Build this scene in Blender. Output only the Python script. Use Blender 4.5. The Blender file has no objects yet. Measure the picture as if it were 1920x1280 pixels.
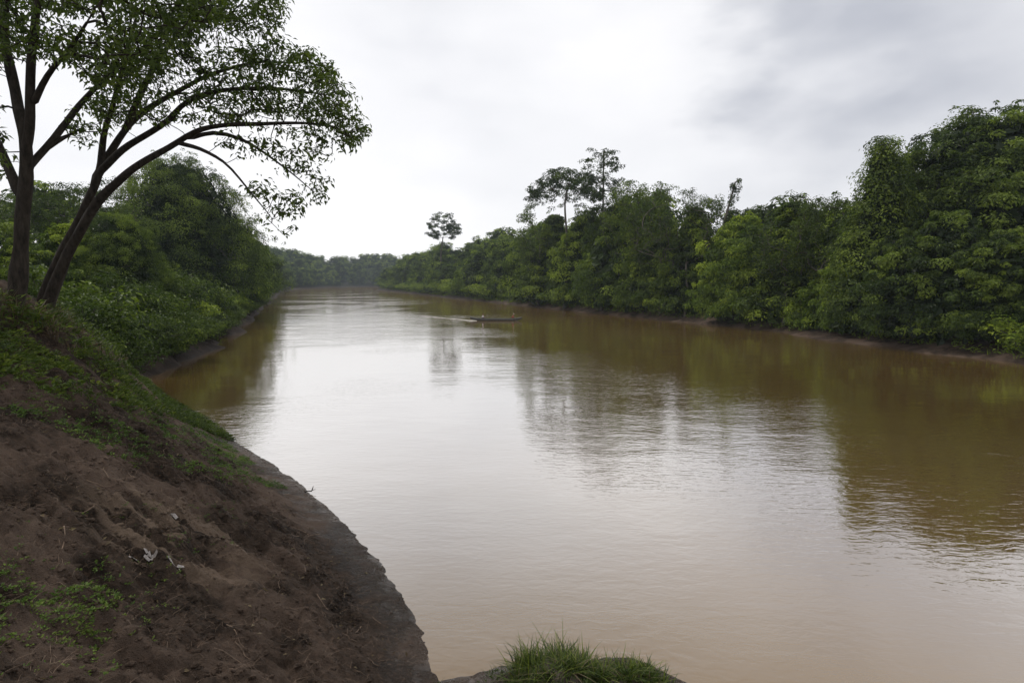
import bpy, math, random
import numpy as np
from mathutils import Vector

rng = np.random.default_rng(7)
random.seed(7)
scene = bpy.context.scene
col = scene.collection

# ---------------------------------------------------------------- camera
EYE, PITCH, FPX = 6.0, math.radians(5.99), 1067.0
cam_d = bpy.data.cameras.new('camera')
cam_d.sensor_width = 36.0
cam_d.lens = 36.0 * FPX / 1920.0
cam_d.clip_start = 0.1
cam_d.clip_end = 6000
cam = bpy.data.objects.new('camera', cam_d)
col.objects.link(cam)
cam.location = (0, 0, EYE)
cam.rotation_euler = (math.pi / 2 - PITCH, 0, 0)
scene.camera = cam

# ---------------------------------------------------------------- sky and sun
SUN_EL, SUN_AZ = math.radians(54), math.radians(-62)      # azimuth from +Y towards +X
world = bpy.data.worlds.new("World")
scene.world = world
world.use_nodes = True
wt = world.node_tree
wt.nodes.clear()


def wn(t, **kw):
    n = wt.nodes.new(t)
    for k, v in kw.items():
        setattr(n, k, v)
    return n


def pix_dir(px, py):
    u, v = (px - 960) / FPX, (640 - py) / FPX
    F = np.array([0, math.cos(PITCH), -math.sin(PITCH)])
    U = np.array([0, math.sin(PITCH), math.cos(PITCH)])
    d = F + u * np.array([1.0, 0, 0]) + v * U
    return d


geo = wn('ShaderNodeTexCoord')
# overcast deck: noise in direction space, flattened like a cloud layer
mp = wn('ShaderNodeMapping')
mp.inputs['Scale'].default_value = (1.0, 1.0, 2.2)
wt.links.new(geo.outputs['Generated'], mp.inputs['Vector'])
n1 = wn('ShaderNodeTexNoise')
n1.inputs['Scale'].default_value = 1.5
n1.inputs['Detail'].default_value = 4
n1.inputs['Roughness'].default_value = 0.5
wt.links.new(mp.outputs[0], n1.inputs['Vector'])
warp = wn('ShaderNodeVectorMath', operation='SCALE')
sub = wn('ShaderNodeVectorMath', operation='SUBTRACT')
sub.inputs[1].default_value = (0.5, 0.5, 0.5)
n2 = wn('ShaderNodeTexNoise')
n2.inputs['Scale'].default_value = 4.0
n2.inputs['Detail'].default_value = 4
wt.links.new(mp.outputs[0], n2.inputs['Vector'])
wt.links.new(n2.outputs['Color'], sub.inputs[0])
wt.links.new(sub.outputs[0], warp.inputs[0])
warp.inputs['Scale'].default_value = 0.42
wd = wn('ShaderNodeVectorMath', operation='ADD')
wt.links.new(geo.outputs['Generated'], wd.inputs[0])
wt.links.new(warp.outputs[0], wd.inputs[1])


def blob(px, py, inner, outer, amp):
    d = Vector(pix_dir(px, py)).normalized()
    dist = wn('ShaderNodeVectorMath', operation='DISTANCE')
    wt.links.new(wd.outputs[0], dist.inputs[0])
    dist.inputs[1].default_value = d
    mr = wn('ShaderNodeMapRange')
    mr.interpolation_type = 'SMOOTHSTEP'
    wt.links.new(dist.outputs['Value'], mr.inputs['Value'])
    mr.inputs['From Min'].default_value = inner
    mr.inputs['From Max'].default_value = outer
    mr.inputs['To Min'].default_value = amp
    mr.inputs['To Max'].default_value = 0.0
    return mr.outputs[0]


base = wn('ShaderNodeMapRange')
wt.links.new(n1.outputs['Fac'], base.inputs['Value'])
base.inputs['From Min'].default_value = 0.36
base.inputs['From Max'].default_value = 0.64
base.inputs['To Min'].default_value = 0.05
base.inputs['To Max'].default_value = 0.42
acc = base.outputs[0]
for args in [(1370, 135, 0.01, 0.13, 0.40), (1620, 60, 0.02, 0.20, 0.24), (1850, 30, 0.06, 0.36, 0.34), (1010, -40, 0.05, 0.5, 0.14),
             (1560, 300, 0.02, 0.2, 0.14), (1300, 330, 0.02, 0.22, 0.10),
             (1150, 200, 0.05, 0.30, -0.22), (640, 380, 0.05, 0.42, -0.3), (1500, 215, 0.02, 0.1, -0.06)]:
    ad = wn('ShaderNodeMath', operation='ADD')
    wt.links.new(acc, ad.inputs[0])
    wt.links.new(blob(*args), ad.inputs[1])
    acc = ad.outputs[0]
ramp = wn('ShaderNodeValToRGB')
ramp.color_ramp.elements[0].position = 0.0
ramp.color_ramp.elements[0].color = (0.935, 0.925, 0.93, 1)
ramp.color_ramp.elements[1].position = 1.0
ramp.color_ramp.elements[1].color = (0.45, 0.465, 0.515, 1)
e = ramp.color_ramp.elements.new(0.35)
e.color = (0.80, 0.80, 0.82, 1)
wt.links.new(acc, ramp.inputs['Fac'])
bg_cloud = wn('ShaderNodeBackground')
bg_cloud.inputs['Strength'].default_value = 1.22
wt.links.new(ramp.outputs[0], bg_cloud.inputs['Color'])
sky = wn('ShaderNodeTexSky')
sky.sky_type = 'NISHITA'
sky.sun_disc = False
sky.sun_elevation = SUN_EL
sky.sun_rotation = SUN_AZ
bg_sky = wn('ShaderNodeBackground')
bg_sky.inputs['Strength'].default_value = 0.1
wt.links.new(sky.outputs[0], bg_sky.inputs['Color'])
mixw = wn('ShaderNodeMixShader')
mixw.inputs[0].default_value = 0.93
wt.links.new(bg_sky.outputs[0], mixw.inputs[1])
wt.links.new(bg_cloud.outputs[0], mixw.inputs[2])
wo = wn('ShaderNodeOutputWorld')
wt.links.new(mixw.outputs[0], wo.inputs['Surface'])

sun_d = bpy.data.lights.new('sun', 'SUN')
sun_d.energy = 1.5
sun_d.angle = math.radians(14)
sun_d.color = (1.0, 0.95, 0.87)
sun = bpy.data.objects.new('sun', sun_d)
col.objects.link(sun)
sd = Vector((math.sin(SUN_AZ) * math.cos(SUN_EL), math.cos(SUN_AZ) * math.cos(SUN_EL), math.sin(SUN_EL)))
sun.rotation_euler = sd.to_track_quat('Z', 'Y').to_euler()
sun.location = (0, 0, 80)

scene.view_settings.view_transform = 'Standard'
scene.view_settings.look = 'None'
scene.view_settings.gamma = 1.0
scene.view_settings.exposure = 0.0
scene.view_settings.use_curve_mapping = False
scene.cycles.max_bounces = 6
scene.cycles.diffuse_bounces = 3
scene.cycles.glossy_bounces = 3
scene.cycles.transmission_bounces = 3
scene.cycles.volume_bounces = 1
scene.cycles.use_denoising = True

# ---------------------------------------------------------------- helpers
def tag(o, label=None, cat=None, group=None, kind=None):
    if label: o['label'] = label
    if cat: o['category'] = cat
    if group: o['group'] = group
    if kind: o['kind'] = kind
    return o


def mesh_obj(name, V, F, mats, parent=None, smooth=False, tone=None, fmat=None):
    V = np.asarray(V, dtype=np.float32)
    F = np.asarray(F, dtype=np.int32)
    me = bpy.data.meshes.new(name)
    k = F.shape[1]
    me.vertices.add(len(V)); me.vertices.foreach_set('co', V.ravel())
    me.loops.add(F.size); me.loops.foreach_set('vertex_index', F.ravel())
    me.polygons.add(len(F))
    me.polygons.foreach_set('loop_start', np.arange(0, F.size, k, dtype=np.int32))
    if fmat is not None:
        me.polygons.foreach_set('material_index', np.asarray(fmat, dtype=np.int32))
    me.polygons.foreach_set('use_smooth', np.full(len(F), smooth))
    if tone is not None:
        a = me.attributes.new('tone', 'FLOAT', 'POINT')
        a.data.foreach_set('value', np.asarray(tone, dtype=np.float32))
    me.update(calc_edges=True)
    for m in (mats if isinstance(mats, (list, tuple)) else [mats]):
        me.materials.append(m)
    o = bpy.data.objects.new(name, me)
    col.objects.link(o)
    if parent: o.parent = parent
    return o


def empty(name, loc=(0, 0, 0)):
    o = bpy.data.objects.new(name, None)
    o.empty_display_size = 0.3
    o.location = loc
    col.objects.link(o)
    return o


def copy_tree(o, parent=None):
    c = o.copy()
    col.objects.link(c)
    c.parent = parent
    for ch in list(o.children):
        copy_tree(ch, c)
    return c


_perm = rng.random((64, 64, 64)).astype(np.float32)


def noise(x, y, z=0.0):
    x = np.asarray(x, dtype=np.float64); y = np.asarray(y, dtype=np.float64)
    z = np.broadcast_to(np.asarray(z, dtype=np.float64), x.shape)
    xi, yi, zi = np.floor(x).astype(int), np.floor(y).astype(int), np.floor(z).astype(int)
    xf, yf, zf = x - xi, y - yi, z - zi
    xf, yf, zf = [t * t * t * (t * (6 * t - 15) + 10) for t in (xf, yf, zf)]
    r = 0
    for a in (0, 1):
        for b in (0, 1):
            for c in (0, 1):
                w = (xf if a else 1 - xf) * (yf if b else 1 - yf) * (zf if c else 1 - zf)
                r = r + w * _perm[(xi + a) & 63, (yi + b) & 63, (zi + c) & 63]
    return r * 2 - 1


def fbm(x, y, z=0.0, o=4):
    r, a, f = 0, 1.0, 1.0
    for k in range(o):
        r = r + a * noise(x * f + 17.3 * k, y * f + 5.1 * k, np.asarray(z) * f + 3.7 * k)
        a *= 0.5; f *= 2.03
    return r


def sstep(a, b, x):
    t = np.clip((x - a) / (b - a), 0, 1)
    return t * t * (3 - 2 * t)


# ---------------------------------------------------------------- the river's course
def pw(px, py, z=0.0):
    d = pix_dir(px, py)
    t = (z - EYE) / d[2]
    return (d[0] * t, d[1] * t)


left_px = [(820, 1280), (795, 1190), (740, 1100), (672, 1020), (590, 935), (492, 868), (440, 824), (385, 786), (330, 752), (262, 708),
           (330, 684), (400, 650), (455, 612), (486, 582), (508, 562), (520, 549)]
right_px = [(1920, 686), (1700, 657), (1560, 638), (1500, 628), (1300, 606), (1180, 594), (1100, 586), (1020, 578), (900, 565), (820, 556), (760, 549), (706, 544)]
shoreL = [pw(*p) for p in left_px]
shoreR = [pw(*p) for p in right_px]
near = [(60, -1300), (30, -120), (14, -12), (8.5, 2.2), (5.2, 6.0), (3.1, 7.6), (1.9, 8.45), (0.6, 8.55), (-0.3, 8.35), (-0.75, 8.1)]
far = [(-184, 490), (-186, 600), (-160, 655), (-60, 700), (300, 780), (1350, 900)]
far_r = [(1350, 820), (300, 700), (30, 600), (-50, 520), (-88, 455)]
river = np.array(near + shoreL + far + far_r + shoreR[::-1] + [(43, 25), (55, -20), (95, -140), (160, -1300)])


def signed(x, y):
    """distance to the shoreline: positive on land"""
    x = np.asarray(x, float); y = np.asarray(y, float)
    best = np.full(x.shape, 1e9)
    inside = np.zeros(x.shape, bool)
    n = len(river)
    for i in range(n):
        ax, ay = river[i]; bx, by = river[(i + 1) % n]
        dx, dy = bx - ax, by - ay
        t = np.clip(((x - ax) * dx + (y - ay) * dy) / (dx * dx + dy * dy), 0, 1)
        best = np.minimum(best, np.hypot(x - ax - t * dx, y - ay - t * dy))
        if ay != by:
            cr = ((ay > y) != (by > y)) & (x < (bx - ax) * (y - ay) / (by - ay) + ax)
            inside ^= cr
    return np.where(inside, -best, best)


STEPS_C = (-4.6, 8.0)      # refined below


def ground_z(x, y, detail=True):
    x = np.asarray(x, float); y = np.asarray(y, float)
    s0 = signed(x, y)
    wob = fbm(x * 0.16, y * 0.16, 2.0, 3)
    s = s0 + wob * 0.30 * sstep(0, 20, y) + sstep(26, 40, y) * (0.8 * wob + 0.5 * fbm(x * 0.5, y * 0.5, 4.4, 3)) + 0.05 * fbm(x * 1.1, y * 1.1, 9.0, 2)
    near_z = np.interp(s, [-30, -3, 0, 0.8, 3, 5, 6.5, 8, 11, 20, 60, 400], [-3, -1.0, 0, 0.20, 1.5, 2.95, 3.95, 4.5, 5.05, 5.7, 8, 12])
    cut_z = np.interp(s, [-30, -3, 0, 0.5, 1.3, 4, 12, 60, 400], [-3, -1.2, 0, 0.50, 1.05, 2.2, 4.4, 8, 12])
    right_z = np.interp(s, [-30, -3, 0, 1.6, 3.2, 8, 25, 80, 400], [-3, -1.0, 0, 0.45, 1.1, 2.4, 4.2, 8, 12])
    left = x < (y * -0.14 + 12)
    w_cut = sstep(24, 36, y)
    zl = near_z * (1 - w_cut) + cut_z * w_cut
    side = sstep(-6, 6, x - (-0.24 * y + 14))
    side = np.where(y < 20, sstep(-3, 3, x - 24), side)
    z = zl * (1 - side) + right_z * side
    z = z + 0.25 * wob * sstep(1, 6, s)
    z = z + 2.5 * np.exp(-(((x + 17.5) / 8.0) ** 2 + ((y - 17) / 8.5) ** 2)) * sstep(0.5, 5, s)
    if detail:
        m = 0.08 + 0.92 * sstep(0.3, 2.2, s0)
        nearw = 1 - sstep(22, 45, np.hypot(x, y))
        r1 = 1 - np.abs(fbm(x * 0.9 + 0.5 * y, y * 1.9, 4.0, 3))
        r2 = 1 - np.abs(fbm(x * 3.0, y * 4.2, 6.0, 3))
        z = z + m * nearw * (0.21 * (r1 - 0.6) + 0.085 * (r2 - 0.6) * (0.6 + 0.6 * noise(x * .7, y * .7, 3.0)) + 0.05 * fbm(x * 6.5, y * 7.5, 8.0, 2)
                             + 0.03 * (1 - np.abs(noise(x * 9, y * 10.0, 2.5)))
                             - 0.10 * np.exp(-np.abs(fbm(x * 0.9 + 3, y * 2.4, 5.5, 4)) / 0.07) * sstep(-.2, .4, noise(x * .6, y * .6, 7.7))
                             - 0.05 * np.exp(-np.abs(fbm(x * 3.1, y * 5.0, 1.5, 3)) / 0.08))
        # worn footholds cut across the slope
        mk = np.exp(-(((x - STEPS_C[0]) / 1.25) ** 2 + ((y - STEPS_C[1]) / 1.35) ** 2) ** 2)
        q = (y + 0.25 * x + 0.22 * fbm(x * 0.8, y * 0.8, 1.0, 3)) / 0.52
        fr = q - np.floor(q)
        ql = (s0 + 0.55 * fbm(x * 0.45, y * 0.45, 2.2, 3)) / 1.05
        fl = ql - np.floor(ql)
        z = z + m * nearw * 0.15 * (np.minimum(fl / 0.86, (1 - fl) / 0.14) - 0.5) * sstep(-0.25, 0.25, noise(x * 0.5 + 9, y * 0.5, 6.1))
        z = z + mk * (0.20 * (np.minimum(fr / 0.78, (1 - fr) / 0.22) - 0.5) - 0.03)
    return z


def ground_hit(px, py, d0=1.5, d1=300):
    d = pix_dir(px, py)
    ts = np.geomspace(d0, d1, 700)
    zz = ground_z(d[0] * ts, d[1] * ts, False)
    hit = np.nonzero(EYE + d[2] * ts <= zz)[0]
    t = ts[hit[0]] if len(hit) else ts[-1]
    return np.array([d[0] * t, d[1] * t, zz[hit[0]] if len(hit) else 0])


STEPS_C = tuple(ground_hit(335, 1005)[:2])


def project(P):
    P = np.asarray(P, float)
    c, s = math.cos(PITCH), math.sin(PITCH)
    y, z = P[:, 1], P[:, 2] - EYE
    fw = y * c - z * s
    up = y * s + z * c
    fw = np.where(fw < 0.05, 0.05, fw)
    return np.stack([960 + FPX * P[:, 0] / fw, 640 - FPX * up / fw], 1)


def P3(px, py, d):
    r = pix_dir(px, py)
    t = d / r[1]
    return np.array([r[0] * t, r[1] * t, EYE + r[2] * t])


def in_poly(q, poly):
    x, y = q[:, 0], q[:, 1]
    ins = np.zeros(len(q), bool)
    n = len(poly)
    for i in range(n):
        ax, ay = poly[i]; bx, by = poly[(i + 1) % n]
        if ay == by: continue
        ins ^= ((ay > y) != (by > y)) & (x < (bx - ax) * (y - ay) / (by - ay) + ax)
    return ins


# ---------------------------------------------------------------- materials
def newmat(name):
    m = bpy.data.materials.new(name)
    m.use_nodes = True
    nt = m.node_tree
    b = nt.nodes['Principled BSDF']
    return m, nt, b


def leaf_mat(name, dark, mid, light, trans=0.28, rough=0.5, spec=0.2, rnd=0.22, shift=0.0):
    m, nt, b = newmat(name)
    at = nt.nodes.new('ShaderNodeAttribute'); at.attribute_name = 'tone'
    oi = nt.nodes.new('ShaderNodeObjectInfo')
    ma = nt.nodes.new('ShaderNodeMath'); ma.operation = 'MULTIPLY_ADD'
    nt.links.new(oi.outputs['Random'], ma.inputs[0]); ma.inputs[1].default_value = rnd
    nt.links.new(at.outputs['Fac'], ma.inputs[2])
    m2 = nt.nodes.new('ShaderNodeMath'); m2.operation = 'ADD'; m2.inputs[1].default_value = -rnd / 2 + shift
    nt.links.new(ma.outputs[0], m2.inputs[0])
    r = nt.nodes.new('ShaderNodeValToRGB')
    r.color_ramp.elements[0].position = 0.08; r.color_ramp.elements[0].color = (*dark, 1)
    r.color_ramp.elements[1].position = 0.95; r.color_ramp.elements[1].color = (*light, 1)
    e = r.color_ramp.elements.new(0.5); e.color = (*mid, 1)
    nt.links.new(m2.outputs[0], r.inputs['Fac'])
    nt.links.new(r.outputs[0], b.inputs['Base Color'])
    b.inputs['Roughness'].default_value = rough
    b.inputs['Specular IOR Level'].default_value = spec
    tr = nt.nodes.new('ShaderNodeBsdfTranslucent')
    mul = nt.nodes.new('ShaderNodeMixRGB'); mul.blend_type = 'MULTIPLY'; mul.inputs[0].default_value = 1
    mul.inputs[2].default_value = (1.25, 1.45, 0.5, 1)
    nt.links.new(r.outputs[0], mul.inputs[1]); nt.links.new(mul.outputs[0], tr.inputs['Color'])
    mx = nt.nodes.new('ShaderNodeMixShader'); mx.inputs[0].default_value = trans
    nt.links.new(b.outputs[0], mx.inputs[1]); nt.links.new(tr.outputs[0], mx.inputs[2])
    nt.links.new(mx.outputs[0], nt.nodes['Material Output'].inputs['Surface'])
    return m


M = {}
M['leaf_forest'] = leaf_mat('forest leaves', (0.018, 0.030, 0.007), (0.070, 0.104, 0.016), (0.24, 0.30, 0.035))
M['leaf_lush'] = leaf_mat('lush riverside leaves', (0.026, 0.044, 0.008), (0.100, 0.148, 0.018), (0.28, 0.34, 0.038))
M['leaf_dark'] = leaf_mat('dark glossy leaves', (0.012, 0.022, 0.006), (0.044, 0.070, 0.013), (0.16, 0.21, 0.030), rough=0.42)
M['leaf_near'] = leaf_mat('leaves of the leaning trees', (0.022, 0.036, 0.009), (0.056, 0.082, 0.017), (0.15, 0.19, 0.032), trans=0.38, rnd=0.0)
M['leaf_dry'] = leaf_mat('dry undergrowth', (0.045, 0.030, 0.016), (0.11, 0.08, 0.045), (0.20, 0.16, 0.09), trans=0.1)
M['leaf_grass'] = leaf_mat('fresh grass', (0.022, 0.036, 0.008), (0.060, 0.090, 0.014), (0.17, 0.20, 0.03), trans=0.25, rnd=0.1)
M['leaf_weed'] = leaf_mat('creeping weed leaves', (0.030, 0.055, 0.012), (0.075, 0.13, 0.022), (0.17, 0.22, 0.04), trans=0.2, rnd=0.0)


def bark_mat(name, c1, c2, scale=6.0):
    m, nt, b = newmat(name)
    tc = nt.nodes.new('ShaderNodeTexCoord')
    mpn = nt.nodes.new('ShaderNodeMapping'); mpn.inputs['Scale'].default_value = (1, 1, 0.28)
    nt.links.new(tc.outputs['Object'], mpn.inputs[0])
    n = nt.nodes.new('ShaderNodeTexNoise'); n.inputs['Scale'].default_value = scale; n.inputs['Detail'].default_value = 8
    n.inputs['Roughness'].default_value = 0.7
    nt.links.new(mpn.outputs[0], n.inputs['Vector'])
    r = nt.nodes.new('ShaderNodeValToRGB')
    r.color_ramp.elements[0].position = 0.35; r.color_ramp.elements[0].color = (*c1, 1)
    r.color_ramp.elements[1].position = 0.68; r.color_ramp.elements[1].color = (*c2, 1)
    nt.links.new(n.outputs['Fac'], r.inputs['Fac']); nt.links.new(r.outputs[0], b.inputs['Base Color'])
    b.inputs['Roughness'].default_value = 0.9
    b.inputs['Specular IOR Level'].default_value = 0.12
    bp = nt.nodes.new('ShaderNodeBump'); bp.inputs['Strength'].default_value = 0.6; bp.inputs['Distance'].default_value = 0.03
    nt.links.new(n.outputs['Fac'], bp.inputs['Height']); nt.links.new(bp.outputs[0], b.inputs['Normal'])
    return m


M['bark_near'] = bark_mat('dark ridged bark', (0.012, 0.009, 0.007), (0.046, 0.038, 0.029), 9)
M['bark_far'] = bark_mat('grey forest bark', (0.045, 0.038, 0.030), (0.15, 0.135, 0.115), 3)


def ground_material():
    m, nt, b = newmat('river bank mud')
    N, L = nt.nodes, nt.links
    g = N.new('ShaderNodeNewGeometry')
    sep = N.new('ShaderNodeSeparateXYZ'); L.new(g.outputs['Position'], sep.inputs[0])

    def nz(scale, detail=6, rough=0.6, stretch=(1, 1, 1)):
        mm = N.new('ShaderNodeMapping'); mm.inputs['Scale'].default_value = stretch
        L.new(g.outputs['Position'], mm.inputs[0])
        n = N.new('ShaderNodeTexNoise'); n.inputs['Scale'].default_value = scale
        n.inputs['Detail'].default_value = detail; n.inputs['Roughness'].default_value = rough
        L.new(mm.outputs[0], n.inputs['Vector'])
        return n.outputs['Fac']

    def mr(v, a, b_, c=0.0, d=1.0):
        q = N.new('ShaderNodeMapRange'); q.interpolation_type = 'SMOOTHSTEP'
        L.new(v, q.inputs['Value'])
        for k, t in zip(('From Min', 'From Max', 'To Min', 'To Max'), (a, b_, c, d)): q.inputs[k].default_value = t
        return q.outputs[0]

    def mixc(f, c1, c2):
        q = N.new('ShaderNodeMixRGB')
        L.new(f, q.inputs[0])
        for i, c in ((1, c1), (2, c2)):
            if isinstance(c, tuple): q.inputs[i].default_value = (*c, 1)
            else: L.new(c, q.inputs[i])
        return q.outputs[0]

    def math2(op, a, b_):
        q = N.new('ShaderNodeMath'); q.operation = op
        for i, c in ((0, a), (1, b_)):
            if isinstance(c, (int, float)): q.inputs[i].default_value = c
            else: L.new(c, q.inputs[i])
        return q.outputs[0]

    big, midn, fine, vfine = nz(0.45, 5), nz(2.2, 8, 0.65), nz(14, 8, 0.7), nz(60, 5, 0.7)
    c = mixc(mr(midn, 0.38, 0.62), (0.020, 0.0142, 0.0100), (0.064, 0.046, 0.034))
    c = mixc(mr(big, 0.46, 0.60, 0, 0.85), c, (0.140, 0.100, 0.076))
    c = mixc(mr(fine, 0.48, 0.70, 0, 0.6), c, (0.15, 0.098, 0.068))
    c = mixc(mr(vfine, 0.45, 0.30, 0, 0.6), c, (0.014, 0.009, 0.006))
    c = mixc(mr(vfine, 0.58, 0.75, 0, 0.45), c, (0.17, 0.12, 0.09))
    c = mixc(mr(fine, 0.42, 0.25, 0, 0.85), c, (0.016, 0.010, 0.007))
    # the bare, trodden clay is paler
    vd = N.new('ShaderNodeVectorMath'); vd.operation = 'DISTANCE'; L.new(g.outputs['Position'], vd.inputs[0])
    vd.inputs[1].default_value = (STEPS_C[0], STEPS_C[1], float(ground_z(np.array([STEPS_C[0]]), np.array([STEPS_C[1]]), False)[0]))
    pale = math2('MULTIPLY', mr(vd.outputs['Value'], 2.0, 0.9), mr(nz(1.3, 6, 0.6, (0.5, 2.6, 1)), 0.46, 0.56))
    c = mixc(math2('MULTIPLY', pale, 0.75), c, (0.22, 0.16, 0.115))
    # forest floor inland
    hz = math2('ADD', sep.outputs['Z'], math2('MULTIPLY', math2('SUBTRACT', big, 0.5), 3.0))
    far_f = mr(sep.outputs['Y'], 22, 34)
    floor_f = math2('MAXIMUM', math2('MULTIPLY', mr(hz, 0.9, 2.2), far_f), math2('MULTIPLY', mr(hz, 0.3, 1.0), mr(sep.outputs['Y'], 120, 180)))
    c = mixc(floor_f, c, mixc(mr(midn, 0.4, 0.6), (0.018, 0.024, 0.009), (0.045, 0.052, 0.018)))
    # shade of the left cove bank and beyond, painted into the ground colour
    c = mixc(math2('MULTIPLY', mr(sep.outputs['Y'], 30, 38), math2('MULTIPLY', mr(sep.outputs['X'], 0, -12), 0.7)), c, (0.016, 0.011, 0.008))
    wetz = math2('ADD', sep.outputs['Z'], math2('MULTIPLY', math2('SUBTRACT', midn, 0.5), 0.8))
    wet = math2('MULTIPLY', mr(wetz, 0.26, -0.04), mr(sep.outputs['Y'], 34, 22, 0.12, 1.0))
    c = mixc(math2('MULTIPLY', wet, 0.55), c, (0.034, 0.024, 0.018))
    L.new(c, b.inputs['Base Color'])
    damp = mr(sep.outputs['Z'], 3.0, 0.4, 0.0, 0.16)
    ro = math2('SUBTRACT', math2('SUBTRACT', 0.86, damp), math2('MULTIPLY', wet, 0.56))
    ro = math2('SUBTRACT', ro, math2('MULTIPLY', pale, 0.22))
    L.new(ro, b.inputs['Roughness'])
    L.new(math2('ADD', 0.10, math2('MULTIPLY', wet, 0.22)), b.inputs['Specular IOR Level'])
    h = math2('ADD', math2('MULTIPLY', fine, 0.07), math2('MULTIPLY', vfine, 0.03))
    h = math2('ADD', h, math2('MULTIPLY', midn, 0.06))
    h = math2('MULTIPLY', h, math2('SUBTRACT', 1.0, math2('MULTIPLY', wet, 0.85)))
    bp = N.new('ShaderNodeBump'); bp.inputs['Strength'].default_value = 1.0; bp.inputs['Distance'].default_value = 1.6
    L.new(h, bp.inputs['Height']); L.new(bp.outputs[0], b.inputs['Normal'])
    return m


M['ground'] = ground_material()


def water_material():
    m, nt, b = newmat('silty river water')
    N, L = nt.nodes, nt.links
    g = N.new('ShaderNodeNewGeometry')

    def nz(scale, detail, rough, stretch, dist=0.0):
        mm = N.new('ShaderNodeMapping'); mm.inputs['Scale'].default_value = stretch
        mm.inputs['Rotation'].default_value = (0, 0, math.radians(8))
        L.new(g.outputs['Position'], mm.inputs[0])
        n = N.new('ShaderNodeTexNoise'); n.inputs['Scale'].default_value = scale
        n.inputs['Detail'].default_value = detail; n.inputs['Roughness'].default_value = rough
        n.inputs['Distortion'].default_value = dist
        L.new(mm.outputs[0], n.inputs['Vector'])
        return n.outputs['Fac']

    def op(o, a, b_):
        q = N.new('ShaderNodeMath'); q.operation = o
        for i, c in ((0, a), (1, b_)):
            if isinstance(c, (int, float)): q.inputs[i].default_value = c
            else: L.new(c, q.inputs[i])
        return q.outputs[0]

    patch = nz(0.05, 3, 0.5, (1.0, 0.8, 1))
    pm = N.new('ShaderNodeMapRange'); pm.interpolation_type = 'SMOOTHSTEP'
    L.new(patch, pm.inputs['Value'])
    for k, t in zip(('From Min', 'From Max', 'To Min', 'To Max'), (0.42, 0.62, 0.25, 1.0)): pm.inputs[k].default_value = t
    rip = nz(4.6, 3, 0.55, (0.55, 1.25, 1), 0.6)
    mid = nz(0.9, 3, 0.5, (0.6, 1.3, 1), 0.4)
    swell = nz(0.22, 2, 0.5, (0.7, 1.1, 1))
    h = op('MULTIPLY', op('MULTIPLY', rip, 0.016), pm.outputs[0])
    h = op('ADD', h, op('MULTIPLY', op('MULTIPLY', mid, 0.028), pm.outputs[0]))
    h = op('ADD', h, op('MULTIPLY', swell, 0.036))
    bp = N.new('ShaderNodeBump'); bp.inputs['Strength'].default_value = 1.0; bp.inputs['Distance'].default_value = 1.0
    L.new(h, bp.inputs['Height']); L.new(bp.outputs[0], b.inputs['Normal'])
    silt = nz(0.07, 4, 0.6, (1, 0.6, 1))
    r = N.new('ShaderNodeValToRGB')
    r.color_ramp.elements[0].position = 0.35; r.color_ramp.elements[0].color = (0.165, 0.097, 0.028, 1)
    r.color_ramp.elements[1].position = 0.7; r.color_ramp.elements[1].color = (0.190, 0.118, 0.044, 1)
    L.new(silt, r.inputs['Fac']); L.new(r.outputs[0], b.inputs['Base Color'])
    # silty body below a reflecting surface
    N.remove(b)
    df = N.new('ShaderNodeBsdfDiffuse'); L.new(r.outputs[0], df.inputs['Color'])
    gl = N.new('ShaderNodeBsdfGlossy'); gl.inputs['Roughness'].default_value = 0.035; gl.inputs['Color'].default_value = (1, 1, 1, 1)
    L.new(bp.outputs[0], gl.inputs['Normal'])
    lw = N.new('ShaderNodeLayerWeight'); lw.inputs['Blend'].default_value = 0.5; L.new(bp.outputs[0], lw.inputs['Normal'])
    fm = N.new('ShaderNodeMapRange'); fm.interpolation_type = 'SMOOTHSTEP'
    L.new(lw.outputs['Facing'], fm.inputs['Value'])
    for k, t in zip(('From Min', 'From Max', 'To Min', 'To Max'), (0.28, 0.86, 0.04, 0.80)): fm.inputs[k].default_value = t
    fac = fm.outputs[0]
    mx = N.new('ShaderNodeMixShader'); L.new(fac, mx.inputs[0]); L.new(df.outputs[0], mx.inputs[1]); L.new(gl.outputs[0], mx.inputs[2])
    L.new(mx.outputs[0], N['Material Output'].inputs['Surface'])
    return m


M['water'] = water_material()


def plain(name, colr, rough=0.7, noise_amt=0.35, scale=12):
    m, nt, b = newmat(name)
    n = nt.nodes.new('ShaderNodeTexNoise'); n.inputs['Scale'].default_value = scale; n.inputs['Detail'].default_value = 5
    tc = nt.nodes.new('ShaderNodeTexCoord'); nt.links.new(tc.outputs['Object'], n.inputs['Vector'])
    r = nt.nodes.new('ShaderNodeValToRGB')
    r.color_ramp.elements[0].position = 0.3; r.color_ramp.elements[0].color = (*[c * (1 - noise_amt) for c in colr], 1)
    r.color_ramp.elements[1].position = 0.7; r.color_ramp.elements[1].color = (*[min(1, c * (1 + noise_amt)) for c in colr], 1)
    nt.links.new(n.outputs['Fac'], r.inputs['Fac']); nt.links.new(r.outputs[0], b.inputs['Base Color'])
    b.inputs['Roughness'].default_value = rough
    return m


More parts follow.
